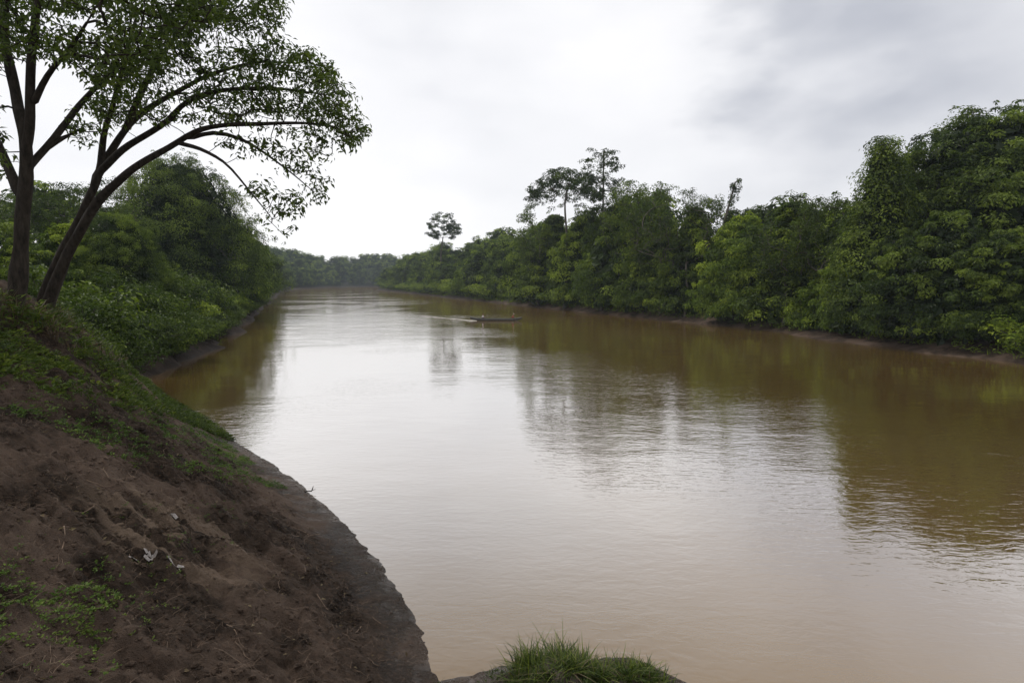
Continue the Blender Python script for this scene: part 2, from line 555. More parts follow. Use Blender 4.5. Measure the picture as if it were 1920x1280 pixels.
M['wood'] = plain('weathered canoe wood', (0.035, 0.032, 0.027), 0.6)
M['wood_rim'] = plain('worn pale canoe rim', (0.12, 0.125, 0.105), 0.65)
M['skin'] = plain('brown skin', (0.17, 0.085, 0.05), 0.55, 0.1)
M['shirt_white'] = plain('pale grey shirt', (0.55, 0.54, 0.56), 0.85, 0.1)
M['shirt_red'] = plain('rust red shirt', (0.22, 0.045, 0.025), 0.85, 0.15)
M['trousers'] = plain('dark blue trousers', (0.03, 0.03, 0.055), 0.85, 0.2)
M['shorts'] = plain('brown shorts', (0.10, 0.06, 0.04), 0.85, 0.2)
M['hair'] = plain('black hair', (0.010, 0.008, 0.007), 0.5, 0.2)
M['hat'] = plain('white cap', (0.7, 0.69, 0.66), 0.8, 0.05)
M['foam'] = plain('white churned water', (0.44, 0.42, 0.38), 0.45, 0.15, 3)
M['scrap'] = plain('pale wet scrap', (0.30, 0.27, 0.25), 0.25, 0.25, 30)
M['clod'] = plain('dark mud clods', (0.042, 0.028, 0.020), 0.75, 0.5, 9)
M['straw'] = plain('dead root fibres', (0.16, 0.11, 0.075), 0.85, 0.5, 4)

# ---------------------------------------------------------------- ground and water
def graded(lo, a, b, hi, step, g_lo, g_hi):
    xs = list(np.arange(a, b + step / 2, step))
    s, x = step, xs[-1]
    while x < hi:
        s *= g_hi; x += s; xs.append(min(x, hi))
    s, x, pre = step, xs[0], []
    while x > lo:
        s *= g_lo; x -= s; pre.append(max(x, lo))
    return np.array(pre[::-1] + xs)


gx = graded(-1400, -10, 1.5, 1400, 0.045, 1.035, 1.024)
gy = graded(-1300, 2.2, 13.5, 1400, 0.045, 1.15, 1.022)
X, Y = np.meshgrid(gx, gy, indexing='ij')
Z = ground_z(X, Y)
nx, ny = X.shape
idx = np.arange(nx * ny).reshape(nx, ny)
F = np.stack([idx[:-1, :-1], idx[1:, :-1], idx[1:, 1:], idx[:-1, 1:]], -1).reshape(-1, 4)
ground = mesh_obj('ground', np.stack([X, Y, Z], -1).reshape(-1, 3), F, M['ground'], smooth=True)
tag(ground, 'brown mud river bank and forest floor', kind='structure')

wv = [(-1390, -1290, 0), (1390, -1290, 0), (1390, 1390, 0), (-1390, 1390, 0)]
water = mesh_obj('water', wv, [(0, 1, 2, 3)], M['water'])
tag(water, 'muddy brown river with sky reflections', kind='structure')

# haze
HZ = bpy.data.materials.new('river haze')
HZ.use_nodes = True
HZ.node_tree.nodes.clear()
pv = HZ.node_tree.nodes.new('ShaderNodeVolumePrincipled')
pv.inputs['Color'].default_value = (0.74, 0.86, 1.0, 1)
pv.inputs['Density'].default_value = 0.00018
pv.inputs['Anisotropy'].default_value = 0.2
ho = HZ.node_tree.nodes.new('ShaderNodeOutputMaterial')
HZ.node_tree.links.new(pv.outputs[0], ho.inputs['Volume'])
hx, hy0, hy1, hz0, hz1 = 1450, -1350, 1450, -5, 42
hv = [(-hx, hy0, hz0), (hx, hy0, hz0), (hx, hy1, hz0), (-hx, hy1, hz0), (-hx, hy0, hz1), (hx, hy0, hz1), (hx, hy1, hz1), (-hx, hy1, hz1)]
hf = [(0, 3, 2, 1), (4, 5, 6, 7), (0, 1, 5, 4), (1, 2, 6, 5), (2, 3, 7, 6), (3, 0, 4, 7)]
haze = mesh_obj('haze', hv, hf, HZ)
tag(haze, 'thin humid haze over the river', kind='stuff')

# ---------------------------------------------------------------- foliage machinery
def unit(v):
    n = np.linalg.norm(v, axis=-1, keepdims=True)
    return v / np.where(n < 1e-9, 1, n)


def leaves(C, D, Nn, Ln, Wd, tone, fold=0.22):
    """folded rhombic leaves; returns verts, tris, tone"""
    D = unit(D)
    S = unit(np.cross(D, Nn)); U = np.cross(S, D)
    Ln = Ln[:, None]; Wd = Wd[:, None]
    v0 = C
    v1 = C + D * Ln * 0.42 + S * Wd * 0.5 + U * Wd * fold
    v2 = C + D * Ln - U * Ln * 0.14
    v3 = C + D * Ln * 0.42 - S * Wd * 0.5 + U * Wd * fold
    V = np.stack([v0, v1, v2, v3], 1).reshape(-1, 3)
    b = np.arange(len(C))[:, None] * 4
    T = np.concatenate([b + np.array([[0, 1, 2]]), b + np.array([[0, 2, 3]])], 1).reshape(-1, 3)
    return V, T, np.repeat(tone, 4)


def clump_leaves(cc, rad, n_per, size, tones, droop=0.5, flat=0.75, ratio=0.42, up_bias=0.35, seed=0, out_from=None):
    r = np.random.default_rng(seed)
    n = len(cc)
    cnt = np.maximum(6, (n_per * r.uniform(0.7, 1.3, n))).astype(int)
    ii = np.repeat(np.arange(n), cnt)
    m = len(ii)
    dirs = unit(r.normal(size=(m, 3)) + np.array([0, 0, up_bias]))
    if out_from is not None:
        dirs = unit(dirs + 0.7 * unit(cc[ii] - out_from[ii]))
    rr = r.uniform(0.45, 1.06, m) ** 0.7
    P = cc[ii] + dirs * (rad[ii] * rr)[:, None] * np.array([1, 1, flat])
    Nn = unit(dirs + 0.38 * r.normal(size=(m, 3)) + np.array([0, 0, 0.6]))
    D = r.normal(size=(m, 3)) + dirs * 0.6 + np.array([0, 0, -droop])
    D = D - Nn * np.sum(D * Nn, 1, keepdims=True)
    Ln = size * r.uniform(0.6, 1.4, m)
    t = tones[ii] + r.normal(0, 0.10, m)
    return leaves(P, D, Nn, Ln, Ln * ratio * r.uniform(0.8, 1.3, m), t)


def join(parts):
    V, T, A, o = [], [], [], 0
    for v, t, a in parts:
        V.append(v); T.append(t + o); A.append(a); o += len(v)
    return np.concatenate(V), np.concatenate(T), np.concatenate(A)


def sweep(path, radii, k=7, wob=0.0):
    path = np.asarray(path, float); radii = np.asarray(radii, float)
    n = len(path)
    tan = unit(np.gradient(path, axis=0))
    ref = np.array([0.31, 0.87, 0.12])
    A = unit(np.cross(tan, ref)); B = np.cross(tan, A)
    th = np.linspace(0, 2 * math.pi, k, endpoint=False)
    rr = radii[:, None] * (1 + (wob * noise(np.cos(th)[None, :] * 1.7 + path[:, :1] * .9, np.sin(th)[None, :] * 1.7 + path[:, 1:2] * .9, path[:, 2:3] * 1.3 + 0 * th[None, :]) if wob else 0))
    ring = path[:, None, :] + rr[..., None] * (np.cos(th)[None, :, None] * A[:, None, :] + np.sin(th)[None, :, None] * B[:, None, :])
    V = ring.reshape(-1, 3)
    i = np.arange(n - 1)[:, None] * k; j = np.arange(k)[None, :]; j2 = (j + 1) % k
    Q = np.stack([i + j, i + j2, i + k + j2, i + k + j], -1).reshape(-1, 4)
    return V, Q


def joinq(parts):
    V, Q, o = [], [], 0
    for v, q in parts:
        V.append(v); Q.append(q + o); o += len(v)
    return np.concatenate(V), np.concatenate(Q)


def resample(pts, step):
    pts = np.asarray(pts, float)
    # Catmull-Rom
    P = np.vstack([2 * pts[0] - pts[1], pts, 2 * pts[-1] - pts[-2]])
    out = []
    for i in range(1, len(P) - 2):
        p0, p1, p2, p3 = P[i - 1:i + 3]
        m = max(2, int(np.linalg.norm(p2 - p1) / step))
        for t in np.arange(m) / m:
            out.append(0.5 * ((2 * p1) + (-p0 + p2) * t + (2 * p0 - 5 * p1 + 4 * p2 - p3) * t * t + (-p0 + 3 * p1 - 3 * p2 + p3) * t ** 3))
    out.append(pts[-1])
    return np.array(out)


def skeleton(limbs, targets, step=0.3, rtip=0.008, expo=0.45, sag=0.12, seed=1, kmax=10, jit=0.06, kthin=4, limb_wob=0.0):
    """limbs: list of (points, r0, r1, parent) ; grows branches to each target; returns quads mesh"""
    r = np.random.default_rng(seed)
    N, par, base_r = [], [], []
    ends = []
    for pts, r0, r1, start in limbs:
        pts = np.asarray(pts, float)
        rs = resample(pts, step)
        first = -1
        if start is not None:      # attach to the nearest existing node
            arr = np.array(N)
            first = int(np.argmin(np.linalg.norm(arr - rs[0], axis=1)))
            rs = rs[1:]
        prev = first
        for q, p in enumerate(rs):
            p = p + 0.35 * np.array([noise(p[2] * .55, p[0] * .5, 3.1 + r0), noise(p[2] * .55, p[0] * .5, 8.1 + r0), noise(p[2] * .5, p[0] * .6, 12.1 + r0)]) * min(1, q * step / 2.5) * limb_wob * 0.5
            N.append(p); par.append(prev)
            f = q / max(1, len(rs) - 1)
            base_r.append(r0 * (1 - f) + r1 * f)
            prev = len(N) - 1
    N = [np.array(p) for p in N]
    nl = len(N)
    arr = np.zeros((nl + len(targets) * 14 + 50, 3)); arr[:nl] = np.array(N)
    depth = np.zeros(len(arr))
    for i in range(nl):
        depth[i] = 0 if par[i] < 0 else depth[par[i]] + np.linalg.norm(arr[i] - arr[par[i]])
    cnt = nl
    if len(targets):
        T = np.asarray(targets, float)
        dmin = np.min(np.linalg.norm(T[:, None] - arr[None, :nl:2], axis=2), axis=1)
        lo = arr[:nl, 2].min()
        for ti in np.argsort(dmin):
            t = T[ti]
            dv = t - arr[:cnt]
            dist = np.linalg.norm(dv, axis=1)
            cost = dist + 0.10 * np.maximum(0, depth[:cnt] * 0.0) + np.where(arr[:cnt, 2] > t[2] + 0.3 * dist, 0.6 * dist, 0) + np.where(arr[:cnt, 2] < lo + 1.2, 3.0, 0)
            i = int(np.argmin(cost))
            p0 = arr[i]
            d = t - p0
            L = np.linalg.norm(d)
            if L < 1e-3: continue
            pd = unit(arr[i] - arr[par[i]]) if par[i] >= 0 else np.array([0, 0, 1.0])
            m = int(min(12, max(1, round(L / step))))
            c1 = p0 + (pd * 0.45 + unit(d) * 0.3) * L * 0.5
            prev = i
            for s in range(1, m + 1):
                f = s / m
                p = (1 - f) ** 2 * p0 + 2 * f * (1 - f) * c1 + f * f * t
                p = p + r.normal(0, jit * step, 3) * (f < 1) + np.array([0, 0, -sag * L * f * (1 - f)])
                arr[cnt] = p; par.append(prev); base_r.append(0)
                depth[cnt] = depth[prev] + L / m
                prev = cnt; cnt += 1
                if cnt >= len(arr) - 2: break
            if cnt >= len(arr) - 2: break
    w = np.zeros(cnt)
    kids = [[] for _ in range(cnt)]
    for i in range(cnt):
        if par[i] >= 0: kids[par[i]].append(i)
    order = list(range(cnt))[::-1]
    for i in order:
        if not kids[i]: w[i] = max(w[i], 1)
        if par[i] >= 0: w[par[i]] += w[i]
    rad = rtip * w ** expo
    br = np.array(base_r[:cnt])
    rad = np.where(br > 0, np.maximum(br, np.minimum(rad, br * 1.15)), rad)
    parts = []
    done = np.zeros(cnt, bool)
    # chains follow the thickest child
    stack = [i for i in range(cnt) if par[i] < 0]
    while stack:
        i = stack.pop()
        chain = [i] if par[i] < 0 else [par[i], i]
        cur = i
        while kids[cur]:
            ks = sorted(kids[cur], key=lambda q: -rad[q])
            for o in ks[1:]: stack.append(o)
            cur = ks[0]; chain.append(cur)
        rr = rad[chain].copy()
        if par[i] >= 0: rr[0] = rr[1] * 1.05
        rr[-1] *= 0.4
        if len(chain) >= 2:
            k = kmax if rr.max() > 0.09 else (6 if rr.max() > 0.03 else kthin)
            parts.append(sweep(arr[chain], rr, k, 0.22 if k == kmax else 0))
    return joinq(parts)


# ---- prototypes of the forest, each at its real size, base at the origin
def tree_root(name, V, T, A, leafm, bark=None, crown_name='crown', trunk_name='trunk', barkm=None):
    root = empty(name)
    if bark is not None:
        mesh_obj(trunk_name, bark[0], bark[1], barkm or M['bark_far'], root, smooth=True)
    mesh_obj(crown_name, V, T, leafm, root, tone=A)
    return root


def mound_tree(seed, h, r, leaf, n_clump, n_leaf, leafm='leaf_forest', p=1.7, low=0.03, trunk=True, rough=0.22, tone0=0.45, tip=0.0, name='vine_draped_tree', crad=0.085):
    q = np.random.default_rng(seed)
    # clump centres over a lumpy dome that falls to the ground
    u = q.uniform(0, 1, n_clump)
    z = h * (low + (1 - low) * (1 - (1 - u) ** 0.8) * 0.97)
    th = q.uniform(0, 2 * math.pi, n_clump)
    prof = (1 - (z / h) ** p) ** 0.75
    prof = prof * (1 - tip * (z / h)) + 0.03
    lump = 1 + rough * fbm(np.cos(th) * 1.3 + seed * 3.1, np.sin(th) * 1.3, z / h * 2.6, 3)
    R = r * prof * lump * q.uniform(0.78, 1.08, n_clump)
    C = np.stack([R * np.cos(th), R * np.sin(th), z], 1)
    cr = crad * h * q.uniform(0.6, 1.5, n_clump) * (0.75 + 0.5 * (1 - z / h))
    cr = np.minimum(cr, 1.9)
    tones = tone0 + 0.32 * noise(C[:, 0] * 0.35 + seed, C[:, 1] * 0.35, C[:, 2] * 0.35) + q.normal(0, 0.12, n_clump) + 0.30 * (q.random(n_clump) < 0.13)
    ns = n_clump // 3
    pk = q.choice(n_clump, ns, replace=False)
    C2 = C[pk] * np.stack([q.uniform(1.06, 1.28, ns)] * 2 + [q.uniform(1.0, 1.07, ns)], 1) + q.normal(0, 0.25, (ns, 3))
    C = np.vstack([C, C2]); cr = np.r_[cr, cr[pk] * q.uniform(0.35, 0.6, ns)]; tones = np.r_[tones, tones[pk] + 0.06]
    z = C[:, 2]
    axis = np.stack([0 * z, 0 * z, z * 0.8], 1)
    outer = clump_leaves(C, cr, n_leaf * np.clip(cr / cr[:n_clump].mean(), 0.25, 1.4) ** 1.2, leaf, tones, droop=0.9, flat=0.6, seed=seed, out_from=axis)
    # inner leaves shut the crown
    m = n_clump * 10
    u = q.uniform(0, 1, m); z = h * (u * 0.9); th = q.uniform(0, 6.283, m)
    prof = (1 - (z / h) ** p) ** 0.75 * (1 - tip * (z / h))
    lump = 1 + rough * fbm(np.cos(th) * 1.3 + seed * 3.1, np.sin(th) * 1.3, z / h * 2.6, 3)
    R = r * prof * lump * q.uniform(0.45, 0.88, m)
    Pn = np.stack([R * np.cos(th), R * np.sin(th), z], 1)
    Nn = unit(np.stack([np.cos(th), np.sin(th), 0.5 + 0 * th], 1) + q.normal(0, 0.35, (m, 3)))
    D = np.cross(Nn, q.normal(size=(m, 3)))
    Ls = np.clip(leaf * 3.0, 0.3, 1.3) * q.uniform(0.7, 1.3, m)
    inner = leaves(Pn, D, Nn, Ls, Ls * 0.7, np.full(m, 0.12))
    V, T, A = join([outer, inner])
    bark = None
    if trunk:
        pts = [(0, 0, -0.8), (0.1 * r * q.normal(), 0.1 * r * q.normal(), h * 0.4), (0.12 * r * q.normal(), 0.12 * r * q.normal(), h * 0.85)]
        tg = C[q.choice(n_clump, min(n_clump, 26), replace=False)] * np.array([0.85, 0.85, 0.97])
        bark = skeleton([(pts, 0.022 * h, 0.006 * h, None)], tg, step=0.9, rtip=0.03, seed=seed, kmax=8)
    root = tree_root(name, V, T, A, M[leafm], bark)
    return root, h


def open_tree(seed, h, spread, base_frac, leaf, n_tip, n_leaf, shape='round', leafm='leaf_forest', cr=(0.45, 0.9), trunk_r=0.25, name='tall_tree', tone0=0.42, flat=0.6, lean=(0, 0), ratio=0.42, trunk_z0=-0.8):
    q = np.random.default_rng(seed)
    tp = []
    z0 = h * base_frac
    tries = 0
    while len(tp) < n_tip and tries < 60000:
        tries += 1
        x, y, z = q.uniform(-1, 1), q.uniform(-1, 1), q.uniform(0, 1)
        rr = math.hypot(x, y)
        if shape == 'umbrella':
            top = 1 - 0.55 * rr ** 2.2
            ok = rr < 1 and top - 0.28 < z < top and z > 0.25
        elif shape == 'layer':
            lay = [0.06, 0.25, 0.46, 0.64, 0.80, 0.93]
            k = min(range(6), key=lambda i: abs(z - lay[i]))
            ok = abs(z - lay[k]) < 0.07 and rr < [0.6, 0.95, 0.7, 1.0, 0.95, 0.7][k] and noise(x * 2 + seed, y * 2, k * 1.7) > -0.2
        elif shape == 'column':
            ok = rr < 0.95 - 0.5 * z and rr > 0.1
        else:
            zz = (z - 0.5) * 2
            e_ = rr * rr + zz * zz
            ok = 0.35 < e_ < 1 and noise(x * 1.8 + seed, y * 1.8, z * 2.4) > -0.22
        if ok: tp.append((x * spread + lean[0] * z, y * spread + lean[1] * z, z0 + z * (h - z0)))
    tp = np.array(tp)
    if shape in ('layer', 'column'):
        trunk_pts = [(0, 0, trunk_z0), (0.03 * h * q.normal() * .4, 0.0, h * 0.5), (lean[0] * 0.9, lean[1] * 0.9, h * 0.985)]
    else:
        trunk_pts = [(0, 0, trunk_z0), (0.02 * h * q.normal(), 0.02 * h * q.normal(), z0 * 0.6), (lean[0] * .2, lean[1] * .2, z0 + 0.16 * (h - z0))]
    bark = skeleton([(trunk_pts, trunk_r, trunk_r * 0.45, None)], tp, step=max(0.5, h * 0.03), rtip=0.022, expo=0.46, seed=seed, sag=-0.05, kmax=8, kthin=4)
    crr = q.uniform(cr[0], cr[1], len(tp))
    tones = tone0 + 0.2 * noise(tp[:, 0] * 0.5 + seed, tp[:, 1] * 0.5, tp[:, 2] * 0.5) + q.normal(0, 0.08, len(tp))
    V, T, A = clump_leaves(tp, crr, n_leaf, leaf, tones, droop=0.4, flat=flat, seed=seed, ratio=ratio)
    return tree_root(name, V, T, A, M[leafm], bark), h


def shrub(seed, h, r, leaf, n_stem, n_leaf, leafm='leaf_lush', name='riverside_shrub', tone0=0.5, ratio=0.40):
    """arching leafy stems from one stool"""
    q = np.random.default_rng(seed)
    stems, C, rad, tn = [], [], [], []
    for k in range(n_stem):
        th = q.uniform(0, 6.283)
        rr = r * math.sqrt(q.uniform(0.02, 1))
        hh = h * q.uniform(0.5, 1.0) * (1 - 0.45 * (rr / r) ** 2)
        p0 = np.array([0.15 * rr * math.cos(th), 0.15 * rr * math.sin(th), -0.3])
        p1 = np.array([0.55 * rr * math.cos(th), 0.55 * rr * math.sin(th), hh * 0.85])
        p2 = np.array([rr * math.cos(th), rr * math.sin(th), hh * q.uniform(0.55, 1.0)])
        f = np.linspace(0, 1, 7)[:, None]
        path = (1 - f) ** 2 * p0 + 2 * f * (1 - f) * p1 + f * f * p2
        stems.append(sweep(path, np.linspace(0.035, 0.008, 7) * (h / 3) ** 0.5, 4))
        tone = tone0 + q.normal(0, 0.13)
        for s in np.linspace(0.25, 1, 6):
            pt = (1 - s) ** 2 * p0 + 2 * s * (1 - s) * p1 + s * s * p2
            C.append(pt + q.normal(0, 0.12 * r, 3) * [1, 1, 0.5]); rad.append(0.17 * r * q.uniform(0.6, 1.3)); tn.append(tone + 0.10 * (s - 0.5))
    V, T, A = clump_leaves(np.array(C), np.array(rad) + 0.1, n_leaf, leaf, np.array(tn), droop=0.7, flat=0.7, seed=seed, ratio=ratio)
    V[:, 2] = np.maximum(V[:, 2], -0.25)
    return tree_root(name, V, T, A, M[leafm], joinq(stems), crown_name='foliage', trunk_name='stem'), h


protos = {}
protos['mound_a'] = mound_tree(11, 16, 6.0, 0.46, 250, 90, tone0=0.46, crad=0.075)
protos['mound_b'] = mound_tree(12, 14, 6.5, 0.42, 280, 90, 'leaf_lush', p=2.2, rough=0.5, tone0=0.40, crad=0.08)
protos['mound_c'] = mound_tree(13, 18, 5.2, 0.46, 240, 90, 'leaf_forest', p=1.25, tip=0.25, rough=0.45, crad=0.062)
protos['mound_d'] = mound_tree(14, 15, 6.2, 0.36, 340, 95, 'leaf_dark', p=2.4, rough=0.48, tone0=0.5, crad=0.062)
protos['giant'] = mound_tree(17, 22, 8.0, 0.36, 520, 90, 'leaf_dark', p=3.4, low=0.22, rough=0.55, tone0=0.5, crad=0.055, name='broad_spreading_tree')
protos['lone'] = open_tree(38, 30, 6.0, 0.64, 0.52, 150, 36, 'round', 'leaf_dark', (0.5, 1.0), 0.34, 'tall_tree', flat=0.5)
protos['far_a'] = mound_tree(21, 18, 7.5, 0.62, 120, 38, 'leaf_forest', p=3.0, rough=0.3, crad=0.10, name='forest_tree')
protos['far_b'] = mound_tree(22, 16, 6.5, 0.62, 120, 38, 'leaf_forest', p=2.4, rough=0.35, tone0=0.38, crad=0.10, name='forest_tree')
protos['far_c'] = mound_tree(23, 19, 6.5, 0.62, 110, 38, 'leaf_dark', p=2.8, rough=0.3, tone0=0.5, crad=0.10, name='forest_tree')
protos['umbrella'] = open_tree(31, 26, 7.4, 0.66, 0.36, 230, 44, 'umbrella', 'leaf_dark', (0.5, 0.95), 0.36, 'umbrella_tree', flat=0.45)
protos['layer'] = open_tree(32, 28, 3.8, 0.50, 0.34, 175, 34, 'layer', 'leaf_dark', (0.4, 0.85), 0.26, 'tall_layered_tree', flat=0.5)
protos['round'] = open_tree(33, 20, 5.2, 0.35, 0.34, 230, 34, 'round', 'leaf_forest', (0.5, 1.1), 0.28, 'round_crowned_tree')
protos['round_b'] = open_tree(36, 19, 4.6, 0.30, 0.32, 200, 34, 'round', 'leaf_dark', (0.5, 1.0), 0.26, 'round_crowned_tree', tone0=0.5)
protos['lacy'] = open_tree(34, 18, 4.6, 0.30, 0.26, 170, 24, 'round', 'leaf_dark', (0.4, 0.9), 0.22, 'thin_crowned_tree')
protos['column'] = open_tree(35, 22, 1.7, 0.12, 0.32, 130, 50, 'column', 'leaf_dark', (0.35, 0.65), 0.30, 'vine_wrapped_trunk', flat=1.0, lean=(2.6, 0))
protos['broad'] = open_tree(37, 22, 8.0, 0.22, 0.32, 520, 60, 'round', 'leaf_dark', (0.6, 1.3), 0.45, 'broad_spreading_tree', tone0=0.5, flat=0.55)
protos['cone'] = mound_tree(15, 19, 4.4, 0.32, 300, 80, 'leaf_dark', p=1.0, tip=0.15, rough=0.25, tone0=0.52, name='cone_shaped_tree')
protos['shrub_a'] = shrub(41, 4.0, 2.6, 0.24, 30, 20)
protos['shrub_b'] = shrub(42, 3.2, 2.4, 0.22, 28, 20, tone0=0.62)
protos['shrub_c'] = shrub(43, 4.6, 2.4, 0.26, 26, 22, 'leaf_forest', tone0=0.5)
protos['shrub_n1'] = shrub(44, 3.0, 2.1, 0.15, 46, 40, 'leaf_dark', tone0=0.36, ratio=0.45, name='leafy_bush')
protos['shrub_n2'] = shrub(45, 2.6, 2.0, 0.16, 42, 36, 'leaf_dark', tone0=0.50, ratio=0.42, name='leafy_bush')
protos['near_mound'] = mound_tree(16, 13, 7.4, 0.17, 780, 95, 'leaf_dark', p=2.3, rough=0.22, tone0=0.55, crad=0.065)
used = set()


def place(key, x, y, height=None, ws=1.0, rot=None, label=None, cat='tree', group=None, name=None, sink=0.0):
    root, h0 = protos[key]
    o = root if key not in used else copy_tree(root)
    used.add(key)
    gz = float(ground_z(np.array([x]), np.array([y]), False)[0]) - sink
    s = (height if height else h0) / h0
    o.location = (x, y, gz)
    o.scale = (s * ws, s * ws, s)
    o.rotation_euler = (0, 0, rng.uniform(0, 6.283) if rot is None else rot)
    tag(o, label, cat, group)
    return o


RAD = dict(mound_a=6, mound_b=6.5, mound_c=5.2, mound_d=6.2, cone=4.4, giant=5, near_mound=7.4, far_a=7, far_b=6.5, far_c=6.5, shrub_n1=2.1, shrub_n2=2.0)


def place_px(key, px, d, top, ws=1.0, rot=None, push=True, **kw):
    """tree standing at distance d on the ray through column px, its top reaching row `top`"""
    if push:
        for _ in range(40):
            x = (px - 960) / FPX * d * math.cos(PITCH)
            zt = P3(px, top, d)[2]
            rad = RAD.get(key, 1.0) * max(1.0, zt - 1.5) / protos[key][1] * ws
            if signed(np.array([x]), np.array([d]))[0] > 0.72 * rad + 0.8: break
            d *= 1.025
    x = (px - 960) / FPX * d * math.cos(PITCH)
    gz = float(ground_z(np.array([x]), np.array([d]), False)[0])
    zt = P3(px, top, d)[2]
    return place(key, x, d, max(2.0, zt - gz), ws, rot, **kw)


def w_of(key_r, px_w, d, height, h0):
    return 1.0


# ---------------------------------------------------------------- right bank, landmark trees
G_R = 'trees of the right bank'
place_px('umbrella', 1058, 112, 314, 1.0, 0.4, label='flat-topped umbrella tree with pale forking limbs, left of the tallest layered tree', group=G_R)
place_px('layer', 1128, 108, 280, 1.0, 1.0, label='tallest thin straight tree on the right bank, with tiers of foliage on its pole-like trunk', group=G_R)
place_px('column', 1345, 84, 338, 1.0, 0.0, label='vine-wrapped leaning trunk ending in a bare crooked top above the forest', group=G_R)
place_px('lacy', 1240, 92, 345, 1.2, label='thin-crowned tree showing sky through its twigs, behind the middle of the right bank', group=G_R)
place_px('lacy', 1285, 88, 352, 1.0, label='thin see-through tree just left of the vine-wrapped leaning trunk', group=G_R)
place_px('round', 1190, 96, 330, 1.0, label='open tree with rounded dark crown, right of the tallest layered tree', group=G_R)
place_px('round_b', 1010, 124, 376, 1.0, label='leftmost tall dark tree of the right bank, leaning out beyond the umbrella tree', group=G_R)
place_px('lone', 832, 262, 398, 1.25, label='lone tree with bare trunk and round head rising alone from the distant low forest', group=G_R)
place_px('mound_c', 1040, 100, 402, 1.2, label='steep vine-draped tree falling to the water below the umbrella tree', group=G_R)
place_px('mound_a', 1095, 93, 395, 0.95, label='vine-draped tree at the foot of the tallest layered tree', group=G_R)
place_px('mound_b', 1165, 90, 380, 0.9, label='shaggy dark tree between the tallest layered tree and the thin-crowned tree', group=G_R)
place_px('mound_a', 1225, 88, 392, 0.9, label='leaf-covered tree low in front of the thin-crowned trees', group=G_R)
place_px('mound_c', 1300, 84, 388, 1.0, label='dark creeper-hung tree just left of the vine-wrapped leaning trunk', group=G_R)
place_px('mound_b', 1395, 78, 405, 0.9, label='low bushy tree just right of the vine-wrapped leaning trunk', group=G_R)
place_px('round', 1322, 95, 362, 0.9, label='open green crown touching the left side of the vine-wrapped leaning trunk', group=G_R)
place_px('round_b', 1412, 90, 385, 1.0, label='low dark crown just right of the top of the vine-wrapped leaning trunk', group=G_R)
place_px('round_b', 1470, 70, 352, 1.0, label='dark open-crowned tree behind the bright green slope right of centre', group=G_R)
place_px('round', 1540, 66, 358, 0.9, label='thin-stemmed round tree in the gap left of the cone-shaped tree', group=G_R)
place_px('mound_c', 1475, 63, 378, 1.2, label='bright green sloping creeper-clad tree left of the gap beside the cone-shaped tree', group=G_R)
place_px('cone', 1642, 56, 262, 0.95, label='cone-shaped dark tree with a small tufted tip against the sky', group=G_R)
place_px('mound_b', 1600, 53, 440, 0.9, label='pale green leafy tree at the water below the cone-shaped tree', group=G_R)
place_px('round_b', 1735, 60, 290, 1.3, label='rounded tree between the cone-shaped tree and the giant at the right edge', group=G_R)
place_px('giant', 1850, 60, 200, 1.05, 0.5, label='giant spreading tree with drooping layers, tallest at the right edge', group=G_R)
place_px('mound_d', 1770, 49, 395, 1.05, label='large dome of creeper leaves under the giant spreading tree', group=G_R)
place_px('mound_d', 1690, 51, 430, 0.8, label='dark leafy mound to the right of the pale green waterside tree', group=G_R)
place_px('mound_d', 1880, 47, 430, 1.0, label='broad dark creeper mound at the right edge of the picture', group=G_R)
place_px('broad', 1800, 62, 215, 1.0, label='open-crowned tree whose twigs fringe the top of the giant spreading tree', group=G_R)
place_px('giant', 2040, 58, 230, 1.0, label='spreading tree beyond the right edge', group=G_R)
place_px('mound_d', 2010, 44, 430, 1.0, label='creeper mound beyond the right edge', group=G_R)
place_px('round_b', 2150, 52, 260, 1.1, label='round tree beyond the right edge', group=G_R)
place_px('mound_b', 2180, 42, 430, 1.0, label='leafy mound tree beyond the right edge', group=G_R)

LAND = [(1058, 'umbrella tree'), (1128, 'tallest layered tree'), (1240, 'thin-crowned tree'), (1345, 'vine-wrapped leaning trunk'), (1470, 'dark open-crowned tree'), (1642, 'cone-shaped tree'), (1850, 'giant right-edge tree')]
ORD = 'first second third fourth fifth sixth seventh eighth ninth tenth eleventh twelfth thirteenth fourteenth fifteenth sixteenth seventeenth eighteenth nineteenth twentieth'.split() + ['very last'] * 60


def name_by_place(group, text, off=None):
    """give each member its own label from the landmark above it and its order there"""
    mem = {}
    for o in bpy.data.objects:
        if o.get('group') == group and o.get('category'):
            px = project(np.array([o.location]))[0][0]
            if px > 1920 and off:
                o['label'] = off; continue
            k = min(LAND, key=lambda a: abs(a[0] - px))[1]
            mem.setdefault(k, []).append((px, o))
    for k, v in mem.items():
        v.sort(key=lambda a: a[0])
        for i, (px, o) in enumerate(v):
            o['label'] = text % (k, ORD[i]) if '%s' in text else text


# second and third rows on the right bank
pts = np.array(shoreR)
LB = 'one of the even bushy trees packed behind the first row on the right bank'
for k, (px, d, top) in enumerate([(1000, 150, 440), (1045, 138, 430), (1110, 128, 420), (1160, 118, 405), (1215, 116, 420), (1270, 110, 440), (1330, 104, 445),
                                  (1385, 100, 395), (1420, 96, 385), (1460, 92, 370), (1505, 90, 385), (1550, 86, 378), (1585, 80, 385), (1640, 84, 370), (1690, 76, 330), (1750, 74, 300)]):
    place_px(['far_a', 'far_b', 'far_c'][k % 3], px, d, top, 1.0, label=LB, group='bushy trees behind the right bank')
name_by_place('bushy trees behind the right bank', 'bushy second-row tree behind the %s, %s from left')

